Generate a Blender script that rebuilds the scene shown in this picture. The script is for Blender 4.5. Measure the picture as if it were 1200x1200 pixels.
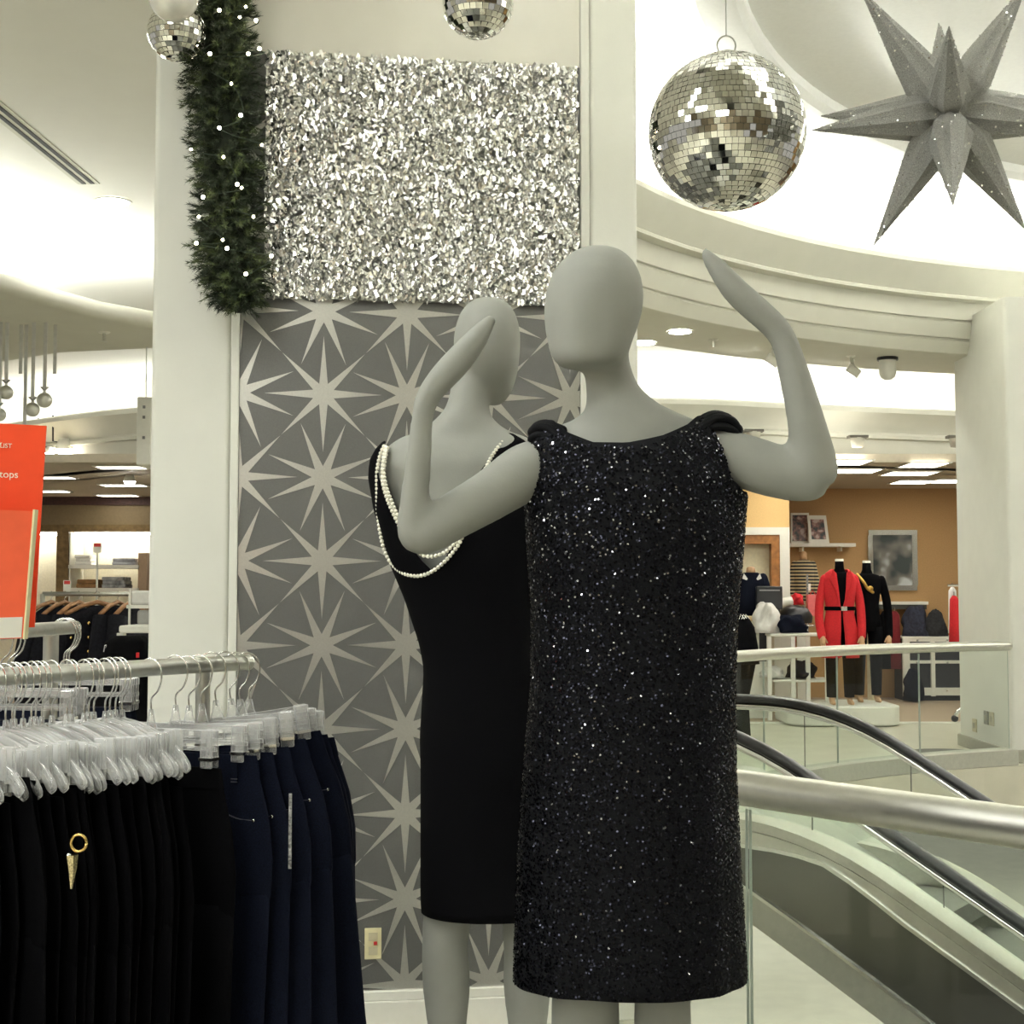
import bpy, bmesh, math, random
from mathutils import Vector, Matrix, Quaternion
random.seed(7)
for o in list(bpy.data.objects):
    bpy.data.objects.remove(o)
S = bpy.context.scene
COL = S.collection
PI = math.pi

# ------------------------------------------------------------------ camera
F = 1700.0                     # focal length in pixels of the 1200 frame
HOR = 695.0                    # horizon row
EYE = 1.55
PITCH = math.atan((HOR - 600) / F)
cam_d = bpy.data.cameras.new('camera')
cam = bpy.data.objects.new('camera', cam_d)
COL.objects.link(cam)
cam_d.sensor_width = 36.0
cam_d.lens = 36.0 * F / 1200.0
cam_d.clip_end = 200
cam.location = (0, 0, EYE)
cam.rotation_euler = (PI / 2 + PITCH, 0, 0)
S.camera = cam

# ------------------------------------------------------------------ world, exposure
W = bpy.data.worlds.new('world')
S.world = W
W.use_nodes = True
W.node_tree.nodes['Background'].inputs[0].default_value = (1.0, 0.97, 0.88, 1)
W.node_tree.nodes['Background'].inputs[1].default_value = 0.22
S.view_settings.view_transform = 'Standard'
S.view_settings.look = 'None'
S.view_settings.exposure = 0.9
S.view_settings.gamma = 1.0
S.view_settings.use_curve_mapping = False

COVE = 10.5       # emission of the fluorescent cove strips
COVE_R = 105.0     # the brighter strips round the atrium
FILL = 11.5       # emission of the added, unseen fill troffers
DOWN = 40.0       # emission of downlights
SHOP = 5.0        # emission of the shop troffers


# ------------------------------------------------------------------ geometry helpers
def ray(x, y):
    cx, cy = (x - 600) / F, (600 - y) / F
    c, s = math.cos(PITCH), math.sin(PITCH)
    return Vector((cx, c - s * cy, s + c * cy))


def pix(x, y, Y):
    r = ray(x, y)
    t = Y / r.y
    return Vector((r.x * t, Y, EYE + r.z * t))


def pixz(x, y, z):
    r = ray(x, y)
    t = (z - EYE) / r.z
    return Vector((r.x * t, r.y * t, z))


def pixplane(x, y, p0, n):
    r = ray(x, y)
    o = Vector((0, 0, EYE))
    t = (p0 - o).dot(n) / r.dot(n)
    return o + r * t


def lerp(a, b, t):
    return a + (b - a) * t


def interp(tab, v):
    if v <= tab[0][0]:
        return tab[0][1:]
    for a, b in zip(tab, tab[1:]):
        if v <= b[0]:
            t = (v - a[0]) / (b[0] - a[0])
            return tuple(lerp(p, q, t) for p, q in zip(a[1:], b[1:]))
    return tab[-1][1:]


def spline(pts, n):
    """Catmull-Rom through points (Vectors or tuples)."""
    P = [Vector(p) for p in pts]
    P = [P[0] * 2 - P[1]] + P + [P[-1] * 2 - P[-2]]
    out = []
    for i in range(1, len(P) - 2):
        for k in range(n):
            t = k / n
            a, b, c, d = P[i - 1], P[i], P[i + 1], P[i + 2]
            out.append(0.5 * ((2 * b) + (c - a) * t + (2 * a - 5 * b + 4 * c - d) * t * t + (3 * b - a - 3 * c + d) * t ** 3))
    out.append(P[-2])
    return out


class MB:
    def __init__(s):
        s.v, s.f = [], []

    def add(s, vs, fs):
        k = len(s.v)
        s.v += [tuple(p) for p in vs]
        s.f += [tuple(i + k for i in f) for f in fs]
        return s

    def box(s, a, b, M=None):
        x0, y0, z0 = a
        x1, y1, z1 = b
        vs = [Vector(p) for p in ((x0, y0, z0), (x1, y0, z0), (x1, y1, z0), (x0, y1, z0), (x0, y0, z1), (x1, y0, z1), (x1, y1, z1), (x0, y1, z1))]
        if M is not None:
            vs = [M @ p for p in vs]
        return s.add(vs, [(0, 3, 2, 1), (4, 5, 6, 7), (0, 1, 5, 4), (1, 2, 6, 5), (2, 3, 7, 6), (3, 0, 4, 7)])

    def cbox(s, c, d, M=None):
        return s.box((c[0] - d[0] / 2, c[1] - d[1] / 2, c[2] - d[2] / 2), (c[0] + d[0] / 2, c[1] + d[1] / 2, c[2] + d[2] / 2), M)

    def prism(s, poly, off):
        """flat polygon (list of 3D points) extruded by vector off"""
        n = len(poly)
        off = Vector(off)
        vs = [Vector(p) for p in poly] + [Vector(p) + off for p in poly]
        return s.add(vs, [tuple(range(n))[::-1], tuple(range(n, 2 * n))] + [(i, (i + 1) % n, n + (i + 1) % n, n + i) for i in range(n)])

    def rings(s, rs, cap=True, closed=True):
        n = len(rs[0])
        vs = [p for r in rs for p in r]
        fs = []
        m = n if closed else n - 1
        for i in range(len(rs) - 1):
            for j in range(m):
                fs.append((i * n + j, i * n + (j + 1) % n, (i + 1) * n + (j + 1) % n, (i + 1) * n + j))
        if cap and closed:
            fs.append(tuple(range(n))[::-1])
            fs.append(tuple((len(rs) - 1) * n + j for j in range(n)))
        return s.add(vs, fs)

    def tube(s, pts, rad, n=10, flat=1.0, side=None, round_ends=False):
        """swept tube; rad number or list; flat scales the second axis; side = preferred first axis"""
        P = [Vector(p) for p in pts]
        R = list(rad) if isinstance(rad, (list, tuple)) else [rad] * len(P)
        FL = list(flat) if isinstance(flat, (list, tuple)) else [flat] * len(P)
        if round_ends:
            d0 = (P[0] - P[1]).normalized()
            d1 = (P[-1] - P[-2]).normalized()
            P = [P[0] + d0 * R[0] * .9, P[0] + d0 * R[0] * .6] + P + [P[-1] + d1 * R[-1] * .6, P[-1] + d1 * R[-1] * .9]
            R = [R[0] * .35, R[0] * .78] + R + [R[-1] * .78, R[-1] * .35]
            FL = [FL[0]] * 2 + FL + [FL[-1]] * 2
        u = None
        rs = []
        for i, p in enumerate(P):
            a = P[max(i - 1, 0)]
            b = P[min(i + 1, len(P) - 1)]
            t = (b - a)
            if t.length < 1e-9:
                t = Vector((0, 0, 1))
            t.normalize()
            if side is not None:
                u = Vector(side)
            elif u is None:
                u = Vector((0, 0, 1)) if abs(t.z) < .9 else Vector((1, 0, 0))
            u = u - t * u.dot(t)
            if u.length < 1e-6:
                u = t.orthogonal()
            u.normalize()
            w = t.cross(u)
            rs.append([p + u * math.cos(2 * PI * k / n) * R[i] + w * math.sin(2 * PI * k / n) * R[i] * FL[i] for k in range(n)])
        return s.rings(rs)

    def cyl(s, a, b, r, n=16, r2=None):
        a, b = Vector(a), Vector(b)
        return s.tube([a, b], [r, r if r2 is None else r2], n)

    def sphere(s, c, r, n=12, m=8, sz=(1, 1, 1)):
        c = Vector(c)
        rs = []
        for i in range(1, m):
            th = PI * i / m
            rs.append([c + Vector((math.sin(th) * math.cos(2 * PI * k / n) * r * sz[0], math.sin(th) * math.sin(2 * PI * k / n) * r * sz[1], math.cos(th) * r * sz[2])) for k in range(n)])
        k0 = len(s.v)
        s.rings(rs, cap=False)
        s.v += [tuple(c + Vector((0, 0, r * sz[2]))), tuple(c - Vector((0, 0, r * sz[2])))]
        t, b = len(s.v) - 2, len(s.v) - 1
        for k in range(n):
            s.f.append((t, k0 + (k + 1) % n, k0 + k))
            e = k0 + (m - 2) * n
            s.f.append((b, e + k, e + (k + 1) % n))
        return s

    def lathe(s, c, prof, n=24, a0=0, a1=2 * PI, M=None):
        """profile [(r,z)] about the vertical axis through c"""
        c = Vector(c)
        full = abs(a1 - a0 - 2 * PI) < 1e-6
        cnt = n if full else n + 1
        rs = []
        for k in range(cnt):
            a = a0 + (a1 - a0) * k / n
            rs.append([Vector((c.x + r * math.cos(a), c.y + r * math.sin(a), c.z + z)) for r, z in prof])
        if M is not None:
            rs = [[M @ p for p in r] for r in rs]
        m = len(prof)
        vs = [p for r in rs for p in r]
        fs = []
        for i in range(cnt if full else cnt - 1):
            j = (i + 1) % cnt
            for q in range(m - 1):
                fs.append((i * m + q, j * m + q, j * m + q + 1, i * m + q + 1))
        return s.add(vs, fs)

    def build(s, name, mat, parent=None, smooth=False, bevel=0, angle=None):
        me = bpy.data.meshes.new(name)
        me.from_pydata(s.v, [], s.f)
        me.validate()
        bm = bmesh.new()
        bm.from_mesh(me)
        bmesh.ops.recalc_face_normals(bm, faces=bm.faces)
        bm.to_mesh(me)
        bm.free()
        o = bpy.data.objects.new(name, me)
        COL.objects.link(o)
        if mat:
            me.materials.append(mat)
        if smooth:
            me.polygons.foreach_set('use_smooth', [True] * len(me.polygons))
            if angle:
                me.set_sharp_from_angle(angle=math.radians(angle))
        if bevel:
            b = o.modifiers.new('bevel', 'BEVEL')
            b.width = bevel
            b.segments = 2
            b.limit_method = 'ANGLE'
        if parent:
            par(o, parent)
        return o


def par(o, p):
    o.parent = p
    o.matrix_parent_inverse = WM(p).inverted()
    return o


def WM(p):
    M = Matrix.LocRotScale(p.location, p.rotation_euler, p.scale)
    if p.parent:
        return WM(p.parent) @ p.matrix_parent_inverse @ M
    return M


def tag(o, label=None, cat=None, group=None, kind=None):
    if label: o['label'] = label
    if cat: o['category'] = cat
    if group: o['group'] = group
    if kind: o['kind'] = kind
    return o


def thing(name, label, cat, loc=(0, 0, 0), group=None):
    o = bpy.data.objects.new(name, None)
    COL.objects.link(o)
    o.location = Vector(loc)
    o.empty_display_size = .1
    return tag(o, label, cat, group)


def struct(o):
    o['kind'] = 'structure'
    return o


def dup(root, M, label=None, group=None):
    """copy a thing with its parts and sub-parts; M = world matrix applied to the thing"""
    r = root.copy()
    COL.objects.link(r)
    r.matrix_basis = M
    if label: r['label'] = label
    if group: r['group'] = group
    for ch in list(root.children):
        c = ch.copy()
        COL.objects.link(c)
        c.parent = r
        c.matrix_parent_inverse = ch.matrix_parent_inverse.copy()
        for g in ch.children:
            d = g.copy()
            COL.objects.link(d)
            d.parent = c
            d.matrix_parent_inverse = g.matrix_parent_inverse.copy()
    return r


# ------------------------------------------------------------------ materials
MATS = {}


def mat(name, col, rough=.6, metal=0.0, var=.06, scale=30, bump=0.0, bscale=None, emit=None, estr=0, spec=.5, coat=0, sheen=0):
    if name in MATS:
        return MATS[name]
    m = bpy.data.materials.new(name)
    m.use_nodes = True
    nt = m.node_tree
    b = nt.nodes['Principled BSDF']
    b.inputs['Roughness'].default_value = rough
    b.inputs['Metallic'].default_value = metal
    b.inputs['Specular IOR Level'].default_value = spec
    b.inputs['Coat Weight'].default_value = coat
    if sheen:
        b.inputs['Sheen Weight'].default_value = sheen
        b.inputs['Sheen Roughness'].default_value = .5
    tc = nt.nodes.new('ShaderNodeTexCoord')
    nz = nt.nodes.new('ShaderNodeTexNoise')
    nz.inputs['Scale'].default_value = scale
    nz.inputs['Detail'].default_value = 4
    nt.links.new(tc.outputs['Object'], nz.inputs['Vector'])
    rp = nt.nodes.new('ShaderNodeValToRGB')
    lo = [max(0, c * (1 - var)) for c in col]
    hi = [min(1, c * (1 + var)) for c in col]
    rp.color_ramp.elements[0].position = .3
    rp.color_ramp.elements[1].position = .7
    rp.color_ramp.elements[0].color = (*lo, 1)
    rp.color_ramp.elements[1].color = (*hi, 1)
    nt.links.new(nz.outputs['Fac'], rp.inputs[0])
    nt.links.new(rp.outputs[0], b.inputs['Base Color'])
    if bump:
        n2 = nt.nodes.new('ShaderNodeTexNoise')
        n2.inputs['Scale'].default_value = bscale or scale * 4
        nt.links.new(tc.outputs['Object'], n2.inputs['Vector'])
        bp = nt.nodes.new('ShaderNodeBump')
        bp.inputs['Strength'].default_value = bump
        bp.inputs['Distance'].default_value = .01
        nt.links.new(n2.outputs['Fac'], bp.inputs['Height'])
        nt.links.new(bp.outputs[0], b.inputs['Normal'])
    if emit:
        b.inputs['Emission Color'].default_value = (*emit, 1)
        b.inputs['Emission Strength'].default_value = estr
    MATS[name] = m
    return m


def glassy(name, tint, clear, rough=.05, diff=(.8, .8, .8), gloss=.5):
    """thin see-through sheet: clear share transparent, the rest diffuse/glossy"""
    if name in MATS:
        return MATS[name]
    m = bpy.data.materials.new(name)
    m.use_nodes = True
    nt = m.node_tree
    nt.nodes.clear()
    out = nt.nodes.new('ShaderNodeOutputMaterial')
    tr = nt.nodes.new('ShaderNodeBsdfTransparent')
    tr.inputs[0].default_value = (*tint, 1)
    df = nt.nodes.new('ShaderNodeBsdfDiffuse')
    nz = nt.nodes.new('ShaderNodeTexNoise')
    nz.inputs['Scale'].default_value = 20
    rp = nt.nodes.new('ShaderNodeValToRGB')
    rp.color_ramp.elements[0].color = (*[c * .93 for c in diff], 1)
    rp.color_ramp.elements[1].color = (*diff, 1)
    nt.links.new(nz.outputs['Fac'], rp.inputs[0])
    nt.links.new(rp.outputs[0], df.inputs[0])
    gl = nt.nodes.new('ShaderNodeBsdfGlossy')
    gl.inputs['Roughness'].default_value = rough
    mx = nt.nodes.new('ShaderNodeMixShader')
    mx.inputs[0].default_value = gloss
    nt.links.new(df.outputs[0], mx.inputs[1])
    nt.links.new(gl.outputs[0], mx.inputs[2])
    lw = nt.nodes.new('ShaderNodeLayerWeight')
    lw.inputs[0].default_value = .35
    ma = nt.nodes.new('ShaderNodeMath')
    ma.operation = 'MULTIPLY_ADD'
    ma.inputs[1].default_value = (1 - clear) * 1.6
    ma.inputs[2].default_value = (1 - clear) * .55
    ma.use_clamp = True
    nt.links.new(lw.outputs['Facing'], ma.inputs[0])
    m2 = nt.nodes.new('ShaderNodeMixShader')
    nt.links.new(ma.outputs[0], m2.inputs[0])
    nt.links.new(tr.outputs[0], m2.inputs[1])
    nt.links.new(mx.outputs[0], m2.inputs[2])
    nt.links.new(m2.outputs[0], out.inputs[0])
    MATS[name] = m
    return m


def emitter(name, col, st):
    return mat(name, (.9, .9, .9), .5, emit=col, estr=st)


CREAM = (.72, .72, .655)
plaster = mat('plaster', CREAM, .75, var=.02, scale=6, bump=.03, bscale=90)
ceil_m = mat('ceiling_paint', (.66, .65, .57), .8, var=.02, scale=5)
cove_m = mat('cove_white_paint', (.86, .85, .80), .8, var=.01, scale=5)
soffit_m = mat('soffit_paint', (.63, .62, .54), .8, var=.02, scale=5)
tile_m = mat('floor_tile', (.60, .58, .47), .35, var=.06, scale=3)
carpet_grey = mat('carpet_grey', (.16, .16, .14), .95, var=.2, scale=200, bump=.2)
carpet_tan = mat('carpet_tan', (.42, .33, .24), .95, var=.15, scale=120, bump=.2)
tan_wall = mat('tan_wall', (.47, .29, .13), .8, var=.08, scale=60)
tan_wall2 = mat('tan_wall_light', (.66, .45, .20), .8, var=.06, scale=60)
white_p = mat('white_paint', (.80, .79, .72), .5, var=.02)
wood_m = mat('orange_wood', (.36, .15, .04), .45, var=.3, scale=14)
brown_m = mat('brown_wood', (.20, .13, .05), .6, var=.3, scale=14)
darkbrown = mat('dark_brown_trim', (.07, .03, .025), .6, var=.3)
chrome = mat('chrome', (.78, .78, .76), .16, 1.0, var=.03)
steel = mat('brushed_steel', (.60, .60, .55), .34, 1.0, var=.05, scale=60)
alu = mat('satin_aluminium', (.66, .655, .60), .38, 1.0, var=.03, scale=40)
dark_steel = mat('dark_polished_panel', (.16, .16, .145), .22, .9, var=.12, scale=3)
rubber = mat('black_rubber', (.012, .012, .014), .28, var=.1)
black_cloth = mat('black_cloth', (.0028, .0028, .0036), .9, var=.3, scale=300, bump=.2, spec=.06)
navy_cloth = mat('navy_cloth', (.007, .009, .018), .9, var=.3, scale=200, spec=.08)
denim = mat('dark_denim', (.0055, .0075, .017), .85, var=.4, scale=350, bump=.3, spec=.08)
skin_m = mat('mannequin_matte', (.285, .29, .262), .7, var=.03, scale=25, bump=.03, bscale=250)
pearl_m = mat('pearl', (.80, .78, .66), .25, var=.03, coat=.6)
mirror = mat('mirror', (.86, .86, .82), .04, 1.0, var=.02)
foil = mat('silver_foil', (.93, .93, .91), .22, 1.0, var=.05)
red_m = mat('red_card', (.93, .075, .014), .55, var=.03)
red_cloth = mat('red_cloth', (.55, .012, .018), .85, var=.15, scale=80)
white_cloth = mat('white_cloth', (.75, .74, .70), .85, var=.05)
glass_m = glassy('clear_glass', (.95, .975, .955), .965, .03, (.50, .54, .50), .8)
clear_pl = glassy('clear_plastic', (.98, .98, .98), .60, .12, (.95, .96, .95), .30)
skin_tan = mat('tan_mannequin', (.58, .36, .20), .55, var=.06)
strip_m = emitter('fluorescent_strip', (.975, .995, .95), COVE)
strip_r = emitter('fluorescent_strip_bright', (.975, .995, .95), COVE_R)
shop_m = emitter('shop_diffuser', (1.0, .95, .82), SHOP)
fill_m = emitter('fill_diffuser', (.975, .99, .945), FILL)
down_m = emitter('downlight_lens', (1.0, .985, .92), DOWN)

# ------------------------------------------------------------------ the setting
CX, CY = 7.05, 7.2              # centre of the round atrium
RAIL_N = [Vector((3.05, .44, 0)), Vector((1.055, 2.99, 0)), Vector((.555, 3.63, 0)), Vector((.18, 4.11, 0))]


def arc(R, a0, a1, n, z=0.0):
    return [Vector((CX + R * math.cos(math.radians(lerp(a0, a1, k / n))), CY + R * math.sin(math.radians(lerp(a0, a1, k / n))), z)) for k in range(n + 1)]


# floor with the opening of the escalator well
poly = [Vector(p) for p in ((-15, -9, 0), (3.05, -9, 0))] + [RAIL_N[0], RAIL_N[1], RAIL_N[3], Vector((.42, 5.47, 0)), Vector((.72, 6.75, 0)), Vector((1.30, 8.25, 0))]
poly += [p for p in arc(6.46, 150, 60, 24)] + [Vector((16, 12.7, 0)), Vector((16, 27, 0)), Vector((-15, 27, 0))]
bm = bmesh.new()
f = bm.faces.new([bm.verts.new(p) for p in poly])
ex = bmesh.ops.extrude_face_region(bm, geom=[f])
for v in ex['geom']:
    if isinstance(v, bmesh.types.BMVert):
        v.co.z -= .42
bmesh.ops.triangulate(bm, faces=bm.faces)
bmesh.ops.recalc_face_normals(bm, faces=bm.faces)
me = bpy.data.meshes.new('floor')
bm.to_mesh(me)
bm.free()
fl = bpy.data.objects.new('floor', me)
COL.objects.link(fl)
me.materials.append(tile_m)
struct(fl)
struct(MB().prism([(-2.6, 1.2, .001), (1.2, 1.2, .001), (1.2, 2.7, .001), (.1, 4.0, .001), (.3, 5.25, .001), (-2.6, 4.85, .001)], (0, 0, .008)).build('floor_carpet', carpet_grey))
struct(MB().prism([(-15, 17.45, .001), (16, 17.45, .001), (16, 27, .001), (-15, 27, .001)], (0, 0, .012)).build('floor_shop_carpet', carpet_tan))
struct(MB().box((-15, 17.37, .0005), (16, 17.45, .016)).build('trim_1', white_p))
struct(MB().box((-15, -9, -4.2), (30, 48, -4.0)).build('floor_lower_level', tile_m))

# column with the star panel
PANG = math.radians(7.9)
PE = Vector((math.cos(PANG), math.sin(PANG), 0))
PN = Vector((math.sin(PANG), -math.cos(PANG), 0))      # towards the camera
PA = Vector((-.985, 5.2, 0))


def on_panel(x, y, off=0.0):
    return pixplane(x, y, PA + PN * off, PN)


def pa(p):
    return (p - PA).dot(PE)


A_L, A_P0, A_P1, A_R = pa(on_panel(173, 700)), pa(on_panel(279, 600)), pa(on_panel(680, 500)), pa(on_panel(749, 500))
PM = Matrix((( PE.x, -PN.x, 0, PA.x), (PE.y, -PN.y, 0, PA.y), (0, 0, 1, 0), (0, 0, 0, 1)))   # local x along panel, y into the column, z up


def rbox(x0, x1, y0, y1, r, n=6):
    pts = []
    for cx, cy, a in ((x1 - r, y1 - r, 0), (x0 + r, y1 - r, 90), (x0 + r, y0 + r, 180), (x1 - r, y0 + r, 270)):
        for k in range(n + 1):
            t = math.radians(a + 90 * k / n)
            pts.append((cx + r * math.cos(t), cy + r * math.sin(t)))
    return pts


col_o = MB().prism([PM @ Vector((x, y, 0)) for x, y in rbox(A_L, A_R, .012, 1.2, .05)], (0, 0, 5.0)).build('wall_column', plaster, smooth=True, angle=50)
struct(col_o)
for i, (a, b) in enumerate(((A_L + .004, A_P0 - .03), (A_P1 + .035, A_R - .004))):
    pl = MB().prism([PM @ Vector((x, y, .16)) for x, y in rbox(a, b, -.012, .05, .02)], (0, 0, 4.12)).build('pilaster_panel', plaster, col_o, smooth=True, angle=50)
for a in (A_P0 - .03, A_P1):
    MB().box((a, -.02, .16), (a + (.03 if a < A_P1 else .0345), .02, 4.29), PM).build('bead_trim', plaster, col_o, bevel=.004)
bb = MB()
bb.box((A_L - .01, -.03, 0), (A_R + .01, .03, .10), PM)
bb.box((A_L - .01, -.022, .10), (A_R + .01, .03, .135), PM)
struct(bb.build('baseboard_column', white_p, bevel=.004))

# grey graphic panel with silver stars
panel_grey = mat('panel_grey', (.145, .145, .138), .45, .35, var=.08, scale=180)
star_silver = mat('star_silver', (.66, .655, .61), .32, .82, var=.05, scale=150)
gp = thing('star_panel', 'tall grey panel printed with silver eight-pointed stars on the white column', 'panel', PM @ Vector(((A_P0 + A_P1) / 2, 0, .14)))
PZ0, PZ1 = .137, 3.9
MB().box((A_P0, -.004, PZ0), (A_P1, .012, PZ1), PM).build('backing', panel_grey, gp)
c0 = on_panel(379, 462)
SA, SZ = pa(c0), c0.z
G = .303
for i in range(-2, 5):
    for j in range(-8, 4):
        ca, cz = SA + i * G, SZ + j * G
        rot = 0 if (i + j) % 2 == 0 else PI / 8
        bm = bmesh.new()
        vs = []
        for k in range(16):
            a = rot + PI / 8 * k + PI / 2
            r = .212 if k % 2 == 0 else .040
            vs.append(bm.verts.new((ca + r * math.cos(a), 0, cz + r * math.sin(a))))
        cv = bm.verts.new((ca, 0, cz))
        for k in range(16):
            bm.faces.new((cv, vs[k], vs[(k + 1) % 16]))
        for co, no in (((A_P0 + .002, 0, 0), (-1, 0, 0)), ((A_P1 - .002, 0, 0), (1, 0, 0)), ((0, 0, PZ0), (0, 0, -1)), ((0, 0, PZ1), (0, 0, 1))):
            bmesh.ops.bisect_plane(bm, geom=bm.verts[:] + bm.edges[:] + bm.faces[:], plane_co=co, plane_no=no, clear_outer=True)
        if len(bm.faces) < 1:
            bm.free()
            continue
        for v in bm.verts:
            v.co = PM @ Vector((v.co.x, -.0055, v.co.z))
        me = bpy.data.meshes.new('star')
        bmesh.ops.recalc_face_normals(bm, faces=bm.faces)
        bm.to_mesh(me)
        bm.free()
        me.materials.append(star_silver)
        so = bpy.data.objects.new('star', me)
        COL.objects.link(so)
        sm_ = so.modifiers.new('solid', 'SOLIDIFY')
        sm_.thickness = .0004
        par(so, gp)

# wall outlet on the panel
ou = thing('wall_outlet', 'small cream wall outlet with a red dot low on the star panel', 'outlet', on_panel(437, 1105, .006))
pc = on_panel(437, 1105)
oa, oz = pa(pc), pc.z
cream_pl = mat('cream_plastic', (.74, .68, .42), .5)
MB().box((oa - .03, -.012, oz - .055), (oa + .03, -.0065, oz + .055), PM).build('cover_plate', cream_pl, ou, bevel=.002)
for dz in (-.025, .025):
    MB().box((oa - .016, -.015, oz + dz - .014), (oa + .016, -.012, oz + dz + .014), PM).build('socket', mat('outlet_face', (.55, .5, .33), .5), ou)
MB().box((oa + .002, -.017, oz - .004), (oa + .014, -.0152, oz + .008), PM).build('red_switch', mat('red_plastic', (.5, .02, .02), .4), ou)

# ------------------------------------------------------------------ ceilings on the left of the column
CZ = 4.3
lc = MB().prism([(-15, -9, CZ), (-.3, -9, CZ), (-.3, 24.5, CZ), (-15, 24.5, CZ)], (0, 0, .1)).build('ceiling', cove_m)
struct(lc)
struct(MB().box((-.3, -9, CZ), (-.2, 24.5, 6.0)).build('wall_ceiling_edge', cove_m))
# dropped soffit with a lit edge, left
SZ0 = 3.60
front = [pixz(x, y, SZ0) for x, y in ((-260, 262), (-160, 292), (-60, 322), (0, 341), (60, 358), (117, 373), (180, 384), (300, 400))]
rear = [pixz(x, y, SZ0) for x, y in ((300, 406), (176, 408), (70, 413), (0, 424), (-60, 436), (-160, 455), (-260, 470))]
struct(MB().prism(front + rear, (0, 0, .10)).build('ceiling_soffit', soffit_m))
# edge lip of the soffit
lip = MB()
lip.tube([p + Vector((0, .02, .06)) for p in front], .07, 8)
struct(lip.build('trim_2', soffit_m, smooth=True))


def strip_light(path, r, label, group=None, mt=None):
    o = MB().tube(path, r, 6).build('fluorescent_strip', mt or strip_m)
    return tag(o, label, 'light', group)


strip_light([p + Vector((0, .35, .135)) for p in front], .03, 'hidden fluorescent strip on the front lip of the dropped soffit')
strip_light([p + Vector((0, -.25, .16)) for p in rear], .035, 'hidden fluorescent strip on the rear edge of the dropped soffit')

# bulkhead that carries the shops' fascia, all the way behind the column
bh = [pixz(x, y, 3.79) for x, y in ((-260, 528), (-50, 503), (0, 497), (175, 476), (450, 468), (771, 466), (940, 473), (1123, 481), (1300, 489))]
bhs = spline(bh, 4)


def sweep(path, prof, mbuilder=None):
    """profile [(out, z)] swept on a plan path; out = towards the camera"""
    m = mbuilder or MB()
    rs = []
    for i, p in enumerate(path):
        a, b = path[max(i - 1, 0)], path[min(i + 1, len(path) - 1)]
        t = (b - a)
        t.z = 0
        t.normalize()
        nrm = Vector((t.y, -t.x, 0))
        rs.append([Vector((p.x, p.y, 0)) + nrm * o + Vector((0, 0, z)) for o, z in prof])
    return m.rings(rs, cap=True)


prof = [(0, 3.79), (.02, 3.77), (.02, 3.72), (-.06, 3.66), (-.16, 3.58), (-.20, 3.50), (-.17, 3.47), (-.17, 3.43), (-.22, 3.42), (-.22, 3.12), (-.30, 3.10), (-.55, 3.10), (-.55, 3.5), (-.12, 3.68), (-.06, 3.79)]
struct(sweep(bhs, prof).build('wall_shop_fascia', soffit_m, smooth=True, angle=35))
strip_light([p + Vector((0, .38, -.08)) for p in bhs], .03, 'hidden fluorescent strip behind the lip of the shop fascia')
struct(sweep(bhs, [(-1.0, 3.10), (-1.0, 4.45), (-1.1, 4.45), (-1.1, 3.10)]).build('wall_cove_back', cove_m))
# shop ceiling behind the bulkhead
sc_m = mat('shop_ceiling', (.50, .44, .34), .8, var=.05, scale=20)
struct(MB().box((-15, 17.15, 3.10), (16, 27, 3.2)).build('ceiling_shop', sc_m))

# ------------------------------------------------------------------ the round atrium on the right
a0, a1 = 165, -150
fas = arc(7.22, a0, a1, 110)
prof = [(0, 4.76), (.03, 4.74), (.03, 4.70), (-.04, 4.62), (-.12, 4.53), (-.17, 4.47), (-.15, 4.455), (-.15, 4.43), (-.25, 4.42), (-.27, 4.25), (-.30, 4.245), (-.30, 4.225), (-.285, 4.22), (-.345, 4.08), (-.375, 4.075), (-.375, 4.055), (-.36, 4.05), (-.43, 3.94), (-.45, 3.93), (-1.53, 3.93), (-1.53, 4.29), (-1.3, 4.55), (-.22, 4.55), (-.06, 4.76)]
fas_o = struct(sweep(fas, prof).build('wall_atrium_fascia', soffit_m, smooth=True, angle=30))
strip_light(arc(7.50, 160, a1, 90, 4.745), .03, 'hidden fluorescent strip in the cove of the round atrium', None, strip_r)
strip_light(arc(9.02, 150, 40, 40, 4.12), .03, 'hidden fluorescent strip behind the round soffit')
# cove wall and roof ring
struct(MB().lathe((CX, CY, 0), [(7.95, 4.5), (8.0, 5.2), (7.85, 5.65), (7.5, 5.9), (5.2, 5.98)], 96).build('wall_cove', cove_m, smooth=True))
disc = MB().lathe((CX, CY, 0), [(6.15, 5.30), (6.15, 5.20), (6.11, 5.145), (5.98, 5.125), (5.87, 5.14), (5.83, 5.19), (5.83, 5.26), (5.6, 5.28), (3, 5.38), (.01, 5.42), (.01, 5.5), (6.1, 5.5), (6.15, 5.30)], 96)
struct(disc.build('ceiling_atrium_disc', mat('disc_paint', (.90, .90, .86), .8, var=.02), smooth=True, angle=35))
struct(MB().box((-15, -9, 6.0), (22, 27, 6.1)).build('ceiling_roof', cove_m))
# ceiling between round soffit and shop fascia
ring_i = arc(8.75, 160, 30, 40, CZ)
rv = []
for p in ring_i:
    d = Vector((p.x - CX, p.y - CY, 0)).normalized()
    q = p + d * 12
    q.y = min(q.y, 21)
    q.x = max(q.x, -.25)
    rv.append(q)
m = MB()
m.rings([ring_i, rv], cap=False, closed=False)
struct(m.build('ceiling_outer', cove_m))
struct(MB().box((-.2, -9, CZ), (16, -1.6, CZ + .1)).build('ceiling_near', cove_m))

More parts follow.
